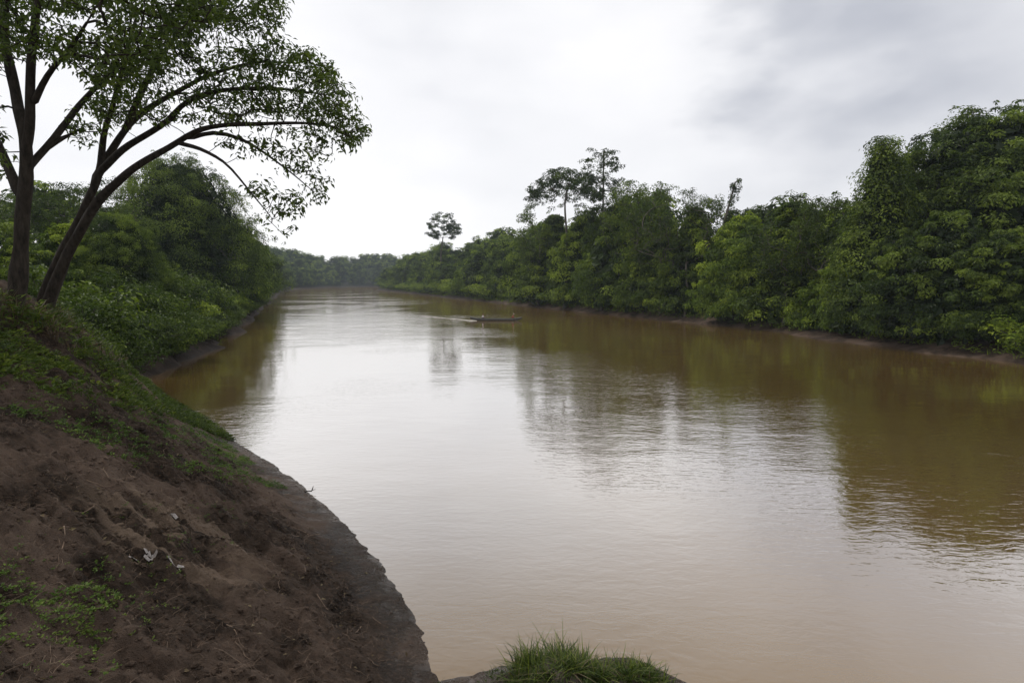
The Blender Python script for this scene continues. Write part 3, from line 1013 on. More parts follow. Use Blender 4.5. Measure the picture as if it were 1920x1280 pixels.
# distant low forest of the right bank
def along(chain, s_list):
    chain = np.array(chain)
    L = np.r_[0, np.cumsum(np.linalg.norm(np.diff(chain, axis=0), axis=1))]
    out = []
    for s in s_list:
        s = min(s, L[-1] - 1e-3)
        i = int(np.searchsorted(L, s, side='right') - 1)
        f = (s - L[i]) / (L[i + 1] - L[i])
        p = chain[i] * (1 - f) + chain[i + 1] * f
        t = (chain[i + 1] - chain[i]) / (L[i + 1] - L[i])
        out.append((p, t))
    return out, L[-1]


def row(chain, s0, s1, spacing, off, side, hrange, keys, label, group, ws=(0.9, 1.25), cat='tree', grow=0.0, jitter=0.3, maxh=None):
    _, LL = along(chain, [0])
    s = s0
    while s < min(s1, LL):
        (p, t), = along(chain, [s])[0]
        nrm = np.array([-t[1], t[0]]) * side
        o = off * rng.uniform(0.8, 1.3)
        c = p + nrm * o + t * rng.uniform(-1, 1) * spacing * jitter
        if signed(np.array([c[0]]), np.array([c[1]]))[0] > 0.5:
            hh = rng.uniform(*hrange)
            place(keys[rng.integers(len(keys))], c[0], c[1], hh, rng.uniform(*ws), label=label, cat=cat, group=group)
        s += spacing * rng.uniform(0.75, 1.25)
        spacing += grow


chainR = np.array(shoreR[6:][0:] + far_r[::-1][:3])     # from abreast of the umbrella tree onwards
LBf = 'one of the hazy round-topped trees of the low forest far down the right bank'
gf = 'low forest far down the right bank'
farkeys = ['far_a', 'far_b', 'far_c']
row(chainR, 30, 600, 8, 7, -1, (10, 14.5), farkeys, LBf, gf, grow=0.12)
row(chainR, 26, 600, 8, 17, -1, (15, 20), farkeys, LBf, gf, grow=0.15)
row(chainR, 20, 440, 12, 30, -1, (19, 25), farkeys, LBf, gf, grow=0.35)

# ---------------------------------------------------------------- left bank
G_L = 'trees of the left bank'
place_px('near_mound', 345, 58, 292, 0.85, 0.7, label='huge dark dome of creeper-covered tree on the left bank behind the leaning trees', group=G_L)
place_px('near_mound', 440, 72, 415, 0.75, 2.2, label='lower leafy mound at the right foot of the huge dark dome, over the water', group=G_L)
place_px('near_mound', 225, 50, 400, 0.8, 4.0, label='leafy mound left of the huge dark dome, behind the leaning trunks', group=G_L)
place_px('mound_b', 140, 48, 420, 1.1, label='bushy tree seen between the upright trunk and the leaning trunks', group=G_L)
place_px('mound_a', 30, 42, 450, 1.1, label='bushy tree behind the upright trunk at the left edge', group=G_L)
place_px('round', 150, 74, 335, 1.3, label='pale open tree rising behind the trunks at left', group=G_L)
place_px('round_b', 215, 70, 330, 1.1, label='open tree just left of the huge dark dome', group=G_L)
place_px('round', 20, 70, 355, 1.3, label='open tree beyond the upright trunk at the left edge', group=G_L)
place_px('far_b', 90, 90, 345, 1.3, label='forest tree deep behind the left bank', group=G_L)
place_px('far_a', -80, 60, 360, 1.3, label='forest tree beyond the left edge', group=G_L)
place_px('mound_d', -120, 40, 380, 1.2, label='creeper mound beyond the left edge', group=G_L)
place_px('mound_a', 470, 82, 455, 0.7, label='last tall bushy tree at the waterside before the hazy far left bank', group=G_L)
place_px('mound_b', 420, 75, 420, 0.8, label='tree behind the dome towards the river bend', group=G_L)

chainL = np.array(shoreL[12:] + far[:6])
LBl = 'one of the hazy bluish trees lining the far left bank and river bend'
gl = 'hazy forest along the far left bank'
row(chainL, 22, 900, 9, 6, 1, (12, 17), farkeys, LBl, gl, grow=0.22)
row(chainL, 16, 60, 12, 16, 1, (12, 14), farkeys, LBl, gl)
row(chainL, 60, 900, 12, 18, 1, (18, 24), farkeys, LBl, gl, grow=0.3)
row(np.array([(-215, 470), (-235, 620), (-190, 720), (-60, 770)]), 0, 900, 13, 8, 1, (28, 35), farkeys, LBl, gl)
row(chainL, 140, 440, 13, 34, 1, (23, 28), farkeys, LBl, gl, grow=0.35)

# ---------------------------------------------------------------- shrubs
sh = ['shrub_a', 'shrub_b', 'shrub_c']
chainR2 = np.array([(52, -5), (43, 25)] + shoreR)
LBs = 'one of the light green bushes arching over the mud edge of the right bank'
row(chainR2, 0, 190, 2.9, 4.2, -1, (2.4, 4.2), sh, LBs, 'bushes along the right bank', ws=(1.0, 1.4), cat='bush', grow=0.02)
row(chainR2, 0, 190, 3.2, 8.0, -1, (4.0, 6.5), sh, LBs, 'taller bushes behind the mud edge of the right bank', ws=(0.9, 1.2), cat='bush', grow=0.03)
name_by_place('taller bushes behind the mud edge of the right bank', 'taller bush behind the edge bushes below the %s, %s from left', 'taller bush of the right bank beyond the right side of the picture')
name_by_place('bushes along the right bank', 'light green bush at the mud edge below the %s, %s from left', 'light green bush at the mud edge beyond the right side of the picture')
row(chainR2, 190, 480, 7.0, 4.5, -1, (4, 7), sh, 'one of the distant low bushes at the water under the hazy right-bank forest', 'distant bushes under the right-bank forest', ws=(1.3, 1.9), cat='bush', grow=0.1)
chainL2 = np.array(shoreL[9:])
row(chainL2, 22, 300, 4.0, 3.2, 1, (2.4, 4.2), sh, 'one of the dark green bushes low along the distant left bank', 'bushes along the distant left bank', ws=(1.0, 1.5), cat='bush', grow=0.1)
row(chainL2, 2, 90, 1.9, 1.25, 1, (1.8, 3.4), ['shrub_n1', 'shrub_n2', 'shrub_c'], 'one of the dark bushes hanging over the eroded bank of the cove', 'bushes hanging over the cove bank', ws=(1.0, 1.5), cat='bush', grow=0.05)
# near left bushes under and behind the leaning trees
nb = ['shrub_n1', 'shrub_n2']
spots = [(300, 46, 478, 'bush at the left foot of the huge dark dome'), (350, 50, 500, 'tall bush in the middle of the left-bank thicket'),
         (390, 56, 540, 'bush at the river side of the left-bank thicket'), (325, 45, 560, 'leafy bush above the eroded inner edge of the cove'),
         (375, 51, 590, 'low bush drooping to the water at the inner cove'), (420, 62, 565, 'low bush hanging over the eroded edge of the cove'),
         (445, 72, 560, 'bush at the waterline beneath the huge dark dome'), (470, 92, 552, 'small bush at the waterline beyond the cove'),
         (255, 40, 500, 'bush behind and right of the leaning trunks'), (215, 31, 500, 'bush close behind the leaning trunks'),
         (150, 26, 510, 'bush seen between the upright and the leaning trunks'), (100, 29, 480, 'bush behind the fork of the two trunk groups'),
         (0, 26, 500, 'bush at the left edge behind the upright trunk'), (235, 33, 580, 'low bush on the slope down to the cove'),
         (-80, 20, 490, 'bush beyond the left edge'), (190, 25, 585, 'low bush touching the right side of the leaning trunks'), (285, 43, 610, 'low dark bush at the back of the cove')]
for k, (px, d, top, lb) in enumerate(spots):
    place_px(nb[k % 2], px, d, top, 1.0, label=lb, cat='bush', group='bushes of the left-bank thicket')

# ---------------------------------------------------------------- the leaning trees in the left foreground
BD = 15.5


def W(px, py, dd=0.0):
    return P3(px, py, BD + dd)


def spray_leaves(T_, n_per, rad, size, seed, tone0=0.45, ratio=0.36):
    q = np.random.default_rng(seed)
    tones = tone0 + 0.16 * noise(T_[:, 0] * 0.8, T_[:, 1] * 0.8, T_[:, 2] * 0.8) + q.normal(0, 0.08, len(T_))
    return clump_leaves(T_, q.uniform(*rad, len(T_)), n_per, size, tones, droop=0.75, flat=0.5, ratio=ratio, up_bias=0.0, seed=seed)


def crown_targets(poly, n, dlo, dhi, seed, thick=0.16):
    q = np.random.default_rng(seed)
    xs = [p[0] for p in poly]; ys = [p[1] for p in poly]
    out = []
    while len(out) < n:
        c = np.stack([q.uniform(min(xs), max(xs), 400), q.uniform(min(ys), max(ys), 400)], 1)
        c = c[in_poly(c, poly)]
        keep = noise(c[:, 0] / 55 + seed, c[:, 1] / 38, seed * 1.3) > q.uniform(-0.9, 0.0, len(c))
        for p in c[keep]:
            out.append(W(p[0], p[1], q.uniform(dlo, dhi)))
            if len(out) >= n: break
    return np.array(out)


# upright forked tree at the left edge
b0 = ground_hit(34, 578, 8, 40)
BD0 = b0[1]
BD = BD0
limbsA = [([W(28, 590), W(34, 540), W(38, 450), W(43, 370), W(47, 312), W(45, 262), W(30, 190, .3), W(14, 110, .5), W(10, 20, .4), W(20, -90, .3), W(40, -220)], 0.205, 0.045, None),
          ([W(47, 300), W(56, 240, -.2), W(60, 170, -.4), W(62, 100, -.5), W(70, 20, -.6), W(90, -80, -.8), W(130, -200, -1)], 0.12, 0.035, 1),
          ([W(58, 205, -.3), W(80, 160, -.5), W(100, 128, -.8), W(130, 90, -1.2), W(170, 30, -1.5)], 0.08, 0.020, 1),
          ([W(46, 326), W(70, 296, .3), W(100, 262, .6), W(130, 225, 1.0), W(165, 185, 1.5), W(220, 130, 2.0), W(300, 60, 2.4), W(360, -30, 2.6)], 0.09, 0.025, 1),
          ([W(92, 272, .5), W(120, 258, .8), W(148, 245, 1.2)], 0.07, 0.015, 1),
          ([W(40, 370), W(14, 310, .3), W(-20, 250, .6), W(-80, 170, .9), W(-180, 80, 1.0)], 0.13, 0.025, 1)]
polyA = [(-480, -60), (-420, 120), (-250, 190), (-60, 160), (0, 110), (60, 105), (130, 125), (200, 165), (300, 120), (430, 20), (520, -20), (500, -200), (300, -420), (0, -460), (-300, -360)]
tA = crown_targets(polyA, 1050, -2.4, 3.0, 3)
tA = np.vstack([tA, crown_targets([(-80, -40), (-60, 150), (0, 112), (60, 108), (130, 128), (200, 168), (300, 120), (430, 20), (430, -60)], 520, -2.2, 3.0, 13)])
tA2 = crown_targets([(-60, 190), (-10, 180), (24, 330), (8, 345), (-40, 330)], 18, -0.6, 0.8, 9)
tA3 = crown_targets([(120, 210), (210, 180), (200, 250), (160, 290), (140, 260)], 26, 0.6, 2.2, 10)
tA = np.vstack([tA, tA2, tA3])
rootA = empty('forked_tree', tuple(b0))
inv = np.array(b0)
bv, bq = skeleton(limbsA, tA, step=0.24, rtip=0.0095, expo=0.38, seed=5, kmax=12, jit=0.12, limb_wob=0.4)
mesh_obj('trunk', bv - inv, bq, M['bark_near'], rootA, smooth=True)
V, T, A = spray_leaves(tA, 12, (0.12, 0.38), 0.155, 6)
mesh_obj('crown', V - inv, T, M['leaf_near'], rootA, tone=A)
tag(rootA, 'upright tree at the left edge, trunk forking into two poles and a right arm', 'tree', 'near trees overhanging the left bank')

# leaning tree: twin stems arching over the river
b1 = ground_hit(78, 576, 8, 40)
print('TREES AT', b0, b1)
BD = b1[1]
limbsB = [([W(72, 590), W(92, 530), W(128, 450), W(160, 380), W(182, 325), W(196, 260, .2), W(212, 205, .4), W(225, 150, .5), W(240, 90, .6), W(260, 20, .8)], 0.165, 0.030, None),
          ([W(84, 588, -.3), W(108, 522, -.4), W(140, 450, -.5), W(172, 392, -.6), W(215, 345, -.8), W(262, 307, -1.0), W(315, 275, -1.1), W(365, 250, -1.2), W(430, 238, -1.3), W(500, 232, -1.3), W(570, 232, -1.2), W(630, 240, -1.1)], 0.165, 0.025, None),
          ([W(172, 345), W(205, 290, .3), W(245, 235, .6), W(280, 205, .9), W(330, 175, 1.2), W(400, 140, 1.5), W(480, 120, 1.7), W(560, 120, 1.8)], 0.115, 0.018, 1),
          ([W(190, 318), W(230, 282, -.2), W(270, 255, -.4), W(310, 225, -.5), W(350, 190, -.6), W(420, 170, -.8), W(520, 165, -.9), W(610, 180, -.9)], 0.10, 0.015, 1),
          ([W(345, 262, -1.1), W(400, 250, -.6), W(450, 262, -.3), W(500, 290, 0), W(550, 325, .2), W(590, 360, .3)], 0.07, 0.010, 1),
          ([W(335, 268, -1.1), W(375, 280, -1.5), W(420, 305, -1.8), W(450, 335, -2.0), W(480, 375, -2.1), W(505, 410, -2.1)], 0.06, 0.010, 1),
          ([W(235, 245, .5), W(262, 180, .5), W(300, 110, .4), W(350, 50, .2), W(420, 0, 0)], 0.10, 0.015, 1)]
polyB = [(140, 130), (240, 60), (340, 0), (450, -60), (535, -50), (532, 45), (505, 62), (560, 88), (610, 105), (640, 150), (662, 190), (688, 252), (650, 285), (622, 262), (560, 255), (470, 240), (400, 238), (330, 225), (270, 235), (200, 230), (160, 190)]
polyB2 = [(400, 262), (470, 258), (560, 262), (625, 275), (615, 340), (600, 370), (560, 330), (500, 300), (440, 290)]
polyB3 = [(560, 320), (612, 345), (600, 385), (575, 370)]
polyB4 = [(455, 345), (500, 330), (560, 345), (572, 395), (560, 445), (520, 450), (480, 400)]
tB = np.vstack([crown_targets(polyB, 1050, -2.4, 2.4, 21), crown_targets(polyB2, 60, -1.6, 0.6, 22), crown_targets(polyB3, 10, -.4, .4, 23), crown_targets(polyB4, 34, -2.4, -1.4, 24),
                crown_targets([(540, 90), (610, 105), (662, 190), (690, 255), (660, 285), (630, 230), (590, 140)], 60, -2.0, 1.5, 25),
                crown_targets([(470, -40), (535, -40), (530, 45), (500, 60), (480, 20)], 26, -1.0, 1.5, 26)])
rootB = empty('leaning_tree', tuple(b1))
inv = np.array(b1)
bv, bq = skeleton(limbsB, tB, step=0.24, rtip=0.0095, expo=0.38, seed=8, kmax=12, jit=0.12, sag=0.05, limb_wob=0.4)
mesh_obj('trunk', bv - inv, bq, M['bark_near'], rootB, smooth=True)
V, T, A = spray_leaves(tB, 11, (0.12, 0.38), 0.152, 9)
mesh_obj('crown', V - inv, T, M['leaf_near'], rootB, tone=A)
tag(rootB, 'leaning tree with twin stems arching out over the river', 'tree', 'near trees overhanging the left bank')

# ---------------------------------------------------------------- ground plants
def scatter(poly, n, seed, xr, yr, smin=0.25, smax=50, patch=0.5, pthr=-0.2):
    q = np.random.default_rng(seed)
    res = []
    tot = 0
    for _ in range(200):
        c = np.stack([q.uniform(*xr, 6000), q.uniform(*yr, 6000)], 1)
        s = signed(c[:, 0], c[:, 1])
        c = c[(s > smin) & (s < smax)]
        if poly is not None:
            z = ground_z(c[:, 0], c[:, 1], False)
            pr = project(np.c_[c, z])
            c = c[in_poly(pr, poly)]
        c = c[noise(c[:, 0] * patch * 2 + seed, c[:, 1] * patch * 2, 0.5) > pthr + q.normal(0, 0.2, len(c))]
        res.append(c); tot += len(c)
        if tot >= n: break
    c = np.concatenate(res)[:n]
    z = ground_z(c[:, 0], c[:, 1], True)
    return np.c_[c, z]


def weeds(P, size, k, seed, tone0=0.5, lift=0.05, ratio=0.5, spread=1.0, upr=0.5):
    q = np.random.default_rng(seed)
    n = len(P)
    ii = np.repeat(np.arange(n), k)
    m = len(ii)
    th = q.uniform(0, 6.283, m)
    D = np.stack([np.cos(th), np.sin(th), upr + q.normal(0, 0.3, m)], 1)
    off = np.stack([np.cos(th), np.sin(th), 0 * th], 1) * (size * spread * q.uniform(0, 0.9, m))[:, None]
    C = P[ii] + off + np.array([0, 0, 1]) * (q.uniform(0, lift, m))[:, None]
    Nn = unit(np.array([0, 0, 1.0]) + q.normal(0, 0.5, (m, 3)))
    pt = tone0 + q.normal(0, 0.12, n) + 0.25 * noise(P[:, 0] * 0.9, P[:, 1] * 0.9, 3.3)
    Ln = size * q.uniform(0.5, 1.4, m)
    return leaves(C, D, Nn, Ln, Ln * ratio, pt[ii] + q.normal(0, 0.08, m))


def blades(P, length, k, seed, width=0.012, tone0=0.45, spread=0.05, lean=0.5, segs=3):
    q = np.random.default_rng(seed)
    n = len(P) * k
    ii = np.repeat(np.arange(len(P)), k)
    th = q.uniform(0, 6.283, n)
    H = np.stack([np.cos(th), np.sin(th)], 1)
    L = length * q.uniform(0.45, 1.25, n)
    ln = lean * q.uniform(0.2, 1.5, n)
    root = P[ii].copy(); root[:, :2] += H * (spread * q.uniform(0, 1, n))[:, None]; root[:, 2] -= 0.01
    th2 = th + q.normal(0, 0.9, n)
    H2 = np.stack([np.cos(th2), np.sin(th2)], 1)
    Sd = np.stack([-H2[:, 1], H2[:, 0], 0 * th], 1)
    rows = []
    for s in range(segs + 1):
        f = s / segs
        p = root.copy()
        p[:, :2] += H2 * (L * ln * f ** 1.7)[:, None]
        p[:, 2] += L * (f - 0.35 * ln * f * f)
        w = width * (1 - f) ** 0.7 * 0.5 * (L / length)
        rows.append(p + Sd * w[:, None])
        if s < segs: rows.append(p - Sd * w[:, None])
    V = np.stack(rows, 1)
    kk = V.shape[1]
    tri = []
    for s in range(segs - 1):
        a = 2 * s
        tri += [(a, a + 1, a + 3), (a, a + 3, a + 2)]
    a = 2 * (segs - 1)
    tri += [(a, a + 1, a + 2)]
    T = (np.arange(n)[:, None, None] * kk + np.array(tri)[None]).reshape(-1, 3)
    t = tone0 + q.normal(0, 0.16, n)
    return V.reshape(-1, 3), T, np.repeat(t, kk)


# band of grass and creepers along the shoulder of the bank
band = [(-500, 560), (0, 600), (120, 650), (250, 690), (262, 705), (340, 745), (440, 815), (452, 832), (400, 815), (330, 790), (220, 770), (120, 745), (0, 715), (-500, 640)]
Pb = scatter(band, 11000, 51, (-26, -4), (5, 34), 0.05, 14, 0.55, -0.12)
V, T, A = join([weeds(Pb, 0.105, 5, 52, 0.42, 0.10, 0.42), blades(Pb[::2], 0.17, 5, 53, 0.012, 0.42, 0.06)])
o = mesh_obj('creeping_grass', V, T, M['leaf_grass'], tone=A)
tag(o, 'band of grass and creepers along the shoulder of the bank', 'grass', kind='stuff')
# thin cover just below it
thin = [(-300, 640), (0, 715), (220, 770), (400, 815), (470, 850), (540, 920), (420, 905), (300, 880), (180, 850), (80, 800), (-300, 730)]
Pt = scatter(thin, 2600, 54, (-16, -2), (4, 24), 0.4, 14, 0.8, -0.05)
V, T, A = join([weeds(Pt, 0.05, 6, 55, 0.42, 0.04), blades(Pt[::3], 0.08, 5, 56, 0.008, 0.5, 0.05)])
o = mesh_obj('sparse_weeds', V, T, M['leaf_weed'], tone=A)
tag(o, 'thin scatter of small weeds over the dark mud', 'weeds', kind='stuff')
# leafy patch low on the left
pat = [(-400, 1000), (0, 1035), (120, 1020), (215, 1050), (225, 1120), (200, 1190), (90, 1205), (0, 1240), (-400, 1250)]
Pp = scatter(pat, 900, 57, (-9, -1.2), (1.8, 8), 1.5, 14, 1.1, 0.0)
pat2 = [(-100, 960), (440, 940), (520, 990), (470, 1000), (300, 1200), (230, 1280), (-100, 1280)]
Pq = scatter(pat2, 240, 58, (-9, -0.8), (1.8, 12), 0.8, 14, 1.4, 0.1)
V, T, A = join([weeds(Pp, 0.036, 8, 59, 0.55, 0.035, 0.55), weeds(Pq, 0.03, 7, 60, 0.55, 0.03, 0.5)])
o = mesh_obj('clover_weeds', V, T, M['leaf_weed'], tone=A)
tag(o, 'patchy yellow-green weeds low on the bare mud at left', 'weeds', kind='stuff')
Ps = scatter([(820, 1240), (960, 1225), (1260, 1225), (1420, 1290), (1500, 1700), (700, 1700), (800, 1290)], 500, 68, (-1.2, 4.5), (4.5, 8.8), 0.05, 6, 1.5, -0.2)
V, T, A = join([weeds(Ps, 0.05, 5, 69, 0.35, 0.05, 0.4, 1.2), blades(Ps, 0.12, 4, 75, 0.010, 0.35, 0.08, 0.9)])
o = mesh_obj('shore_weeds', V, T, M['leaf_grass'], tone=A)
tag(o, 'low weeds on the muddy lip beside the grass clumps', 'weeds', kind='stuff')
# larger leaved undergrowth around the tree feet, down to the cove
und = [(-500, 480), (0, 560), (60, 585), (140, 560), (240, 590), (330, 640), (420, 640), (470, 600), (470, 612), (400, 645), (330, 680), (262, 704), (250, 690), (120, 650), (0, 612), (-500, 600)]
Pu = scatter(und, 4200, 61, (-34, -7), (9, 60), 0.8, 16, 0.3, -0.35)
V, T, A = join([weeds(Pu, 0.16, 7, 62, 0.28, 0.35, 0.36, 1.2), blades(Pu[::2], 0.42, 5, 63, 0.022, 0.4, 0.15)])
o = mesh_obj('undergrowth', V, T, M['leaf_forest'], tone=A)
tag(o, 'tangled leafy undergrowth around the tree feet and down to the cove', 'undergrowth', kind='stuff')
Pd = scatter(und, 900, 64, (-26, -8), (10, 34), 0.8, 14, 0.3, 0.1)
V, T, A = join([blades(Pd, 0.5, 6, 65, 0.016, 0.5, 0.2, 1.1), weeds(Pd, 0.14, 4, 66, 0.4, 0.2, 0.3)])
o = mesh_obj('dead_undergrowth', V, T, M['leaf_dry'], tone=A)
tag(o, 'dry brown stalks and dead leaves among the undergrowth', 'undergrowth', kind='stuff')

# low green cover along the right bank and far banks
q = np.random.default_rng(70)
for chain, side, n, offr, mat_, lab, sd in ((chainR2, -1, 9000, (1.6, 9), 'leaf_lush', 'low green cover spilling over the mud edge of the right bank', 71),
                                   (chainL2, 1, 7500, (0.35, 7), 'leaf_dark', 'dark low cover trailing over the eroded bank of the cove and beyond', 73)):
    _, LL = along(chain, [0])
    ss = LL * q.random(n) ** (1.8 if side < 0 else 2.6)
    res, _ = along(chain, ss)
    c = np.array([p + np.array([-t[1], t[0]]) * side * q.uniform(*offr) for (p, t) in res])
    s = signed(c[:, 0], c[:, 1]); lim = 1.1 if side < 0 else 0.55
    c = c[s > lim + 0.6 * noise(c[:, 0] * .4, c[:, 1] * .4)]
    Pr = np.c_[c, ground_z(c[:, 0], c[:, 1], False)]
    V, T, A = join([weeds(Pr, 0.30, 5, sd, 0.5, 0.45, 0.4, 1.2), blades(Pr[::3], 0.6, 4, sd + 1, 0.04, 0.55, 0.3)])
    o = mesh_obj('bank_ground_cover', V, T, M[mat_], tone=A)
    tag(o, lab, 'ground cover', kind='stuff')
# bare roots hanging down the cut bank of the cove
q = np.random.default_rng(77)
res, _ = along(chainL2, q.uniform(1, 75, 260))
parts_ = []
for (p, t) in res:
    nrm = np.array([-t[1], t[0]])
    a_ = p + nrm * q.uniform(1.2, 2.6); b_ = p + nrm * q.uniform(0.1, 0.9) + t * q.normal(0, 0.6)
    f_ = np.linspace(0, 1, 6)[:, None]
    xy = a_ * (1 - f_) + b_ * f_ + q.normal(0, 0.05, (6, 2))
    zz_ = ground_z(xy[:, 0], xy[:, 1], False) + 0.10 + 0.12 * np.sin(f_[:, 0] * 3.14)
    parts_.append(sweep(np.c_[xy, zz_], np.linspace(0.05, 0.015, 6) * q.uniform(0.5, 1.4), 4))
v, qd = joinq(parts_)
o = mesh_obj('exposed_roots', v, qd, M['bark_near'])
tag(o, 'tangle of bare roots down the cut bank of the cove', 'roots', kind='stuff')

# forest floor mass behind the first rows
# ---------------------------------------------------------------- grass clumps at the bottom edge
def clump(name, cx, cy, rx, ry, hgt, n, seed, label):
    q = np.random.default_rng(seed)
    gz = float(ground_z(np.array([cx]), np.array([cy]), False)[0])
    root = empty(name, (cx, cy, gz))
    a = q.uniform(0, 6.283, n); r_ = q.random(n) ** 0.62 * (1 + 0.35 * noise(np.cos(a) * 1.5 + seed, np.sin(a) * 1.5))
    xx, yy = cx + rx * r_ * np.cos(a), cy + ry * r_ * np.sin(a)
    dome = 0.30 * hgt * np.maximum(0, 1 - r_ ** 2) * (0.8 + 1.1 * noise(xx * 3.4, yy * 3.4, seed))
    zz = np.maximum(ground_z(xx, yy, False), 0.02) + dome
    P = np.c_[xx, yy, zz] - np.array([cx, cy, gz])
    P = P[noise(xx * 5, yy * 5, seed) > -0.1]
    Vd, Td, Ad = blades(P[::6], hgt * 0.4, 3, seed + 5, 0.014, 0.5, 0.12, 1.5, 4)
    mesh_obj('dead_blades', Vd, Td, M['leaf_dry'], root, tone=Ad)
    V, T, A = join([blades(P, hgt * 0.42, 2, seed + 1, 0.018, 0.36, 0.16, 1.1, 5), blades(P[::9], hgt * 0.72, 2, seed + 2, 0.016, 0.75, 0.14, 0.8, 5), weeds(P[::3], 0.07, 4, seed + 3, 0.42, 0.12, 0.4, 1.0, 0.9)])
    mesh_obj('blades', V, T, M['leaf_grass'], root, tone=A)
    # root mat: lumpy soil hump
    k, l = 28, 9
    th = np.linspace(0, 6.283, k, endpoint=False); rr = np.linspace(0, 1.12, l)
    TH, RR = np.meshgrid(th, rr, indexing='ij')
    xx, yy = cx + rx * RR * np.cos(TH), cy + ry * RR * np.sin(TH)
    zz = np.where(RR > 1.05, -0.25, np.maximum(ground_z(xx, yy, False), 0.0) + 0.33 * hgt * (1 - RR ** 2) + 0.05 * fbm(xx * 4, yy * 4, 1.0, 2))
    Vm = np.stack([xx, yy, zz], -1).reshape(-1, 3) - np.array([cx, cy, gz])
    ii = np.arange(k * l).reshape(k, l)
    i2 = np.roll(ii, -1, axis=0)
    Fm = np.stack([ii[:, :-1], ii[:, 1:], i2[:, 1:], i2[:, :-1]], -1).reshape(-1, 4)
    mesh_obj('root_mat', Vm, Fm, M['clod'], root, smooth=True)
    tag(root, label, 'grass clump', 'grass clumps at the water edge')


clump('grass_clump', 0.60, 7.86, 0.60, 0.50, 0.68, 1500, 81, 'larger bright green grass clump hanging over the water at the bottom')
clump('grass_clump', 1.62, 7.75, 0.55, 0.42, 0.46, 900, 85, 'smaller green grass clump to the right of the larger one at the bottom edge')

# ---------------------------------------------------------------- clods, fibres, scraps
def clods(P, size, seed):
    q = np.random.default_rng(seed)
    ph = (1 + 5 ** .5) / 2
    iv = unit(np.array([(-1, ph, 0), (1, ph, 0), (-1, -ph, 0), (1, -ph, 0), (0, -1, ph), (0, 1, ph), (0, -1, -ph), (0, 1, -ph), (ph, 0, -1), (ph, 0, 1), (-ph, 0, -1), (-ph, 0, 1)], float))
    it = np.array([(0, 11, 5), (0, 5, 1), (0, 1, 7), (0, 7, 10), (0, 10, 11), (1, 5, 9), (5, 11, 4), (11, 10, 2), (10, 7, 6), (7, 1, 8), (3, 9, 4), (3, 4, 2), (3, 2, 6), (3, 6, 8), (3, 8, 9), (4, 9, 5), (2, 4, 11), (6, 2, 10), (8, 6, 7), (9, 8, 1)])
    n = len(P)
    s = size * q.lognormal(0, 0.5, n)
    V = iv[None] * q.uniform(0.65, 1.25, (n, 12, 1)) * (s[:, None, None]) * np.array([1.2, 1.0, 0.7]) + P[:, None, :]
    T = (it[None] + 12 * np.arange(n)[:, None, None]).reshape(-1, 3)
    return V.reshape(-1, 3), T


mudp = [(-300, 640), (100, 740), (300, 800), (450, 850), (600, 940), (740, 1100), (820, 1290), (800, 1500), (-300, 1500)]
Pc = scatter(mudp, 8000, 91, (-12, -0.2), (2.2, 20), 0.95, 14, 0.9, -0.3)
V, T = clods(Pc, 0.019, 92)
o = mesh_obj('mud_clods', V, T, M['ground'])
tag(o, 'crumbled mud clods strewn over the bank', 'mud', kind='stuff')
q = np.random.default_rng(99)
ln_ = np.array([pw(*p) for p in left_px[:9]])
res, _ = along(ln_, q.uniform(0, 32, 450))
cc_ = np.array([p + q.normal(0, 0.13, 2) + np.array([-0.10, -0.05]) for (p, t) in res])
zc_ = np.maximum(ground_z(cc_[:, 0], cc_[:, 1], True), -0.012)
V, T = clods(np.c_[cc_, zc_], 0.011, 100)
o = mesh_obj('shore_crumbs', V, T, M['clod'])
tag(o, 'dark crumbs of mud and debris along the waterline', 'mud', kind='stuff')
Pf = scatter(mudp, 3200, 93, (-12, -0.2), (2.2, 20), 0.3, 14, 0.9, -0.2)
V, T, A = blades(Pf, 0.10, 2, 94, 0.005, 0.5, 0.08, 2.2, 3)
o = mesh_obj('root_fibres', V, T, M['straw'], tone=A)
tag(o, 'dead root fibres and straw on the mud', 'roots', kind='stuff')


Pl = scatter(mudp, 520, 95, (-12, -0.2), (2.2, 20), 0.3, 14, 0.9, -0.4)
V, T, A = weeds(Pl, 0.075, 1, 96, 0.5, 0.02, 0.45, 0.2, 0.1)
o = mesh_obj('fallen_leaves', V, T, M['leaf_dry'], tone=A)
tag(o, 'brown fallen leaves lying on the mud', 'fallen leaves', kind='stuff')
qq = np.random.default_rng(97)
Pk = scatter(mudp, 70, 98, (-10, -0.6), (2.4, 16), 0.4, 14, 0.9, -0.4)
parts_ = []
for p in Pk:
    a_ = qq.uniform(0, 6.283); L_ = qq.uniform(0.12, 0.5)
    xs_ = p[0] + np.cos(a_) * L_ * np.linspace(-.5, .5, 5) + qq.normal(0, .012, 5)
    ys_ = p[1] + np.sin(a_) * L_ * np.linspace(-.5, .5, 5) + qq.normal(0, .012, 5)
    zs_ = ground_z(xs_, ys_, True) + 0.012
    parts_.append(sweep(np.c_[xs_, ys_, zs_], np.linspace(.008, .004, 5), 4))
v, qd = joinq(parts_)
o = mesh_obj('fallen_twigs', v, qd, M['straw'])
tag(o, 'thin dead twigs lying scattered on the mud', 'twigs', kind='stuff')


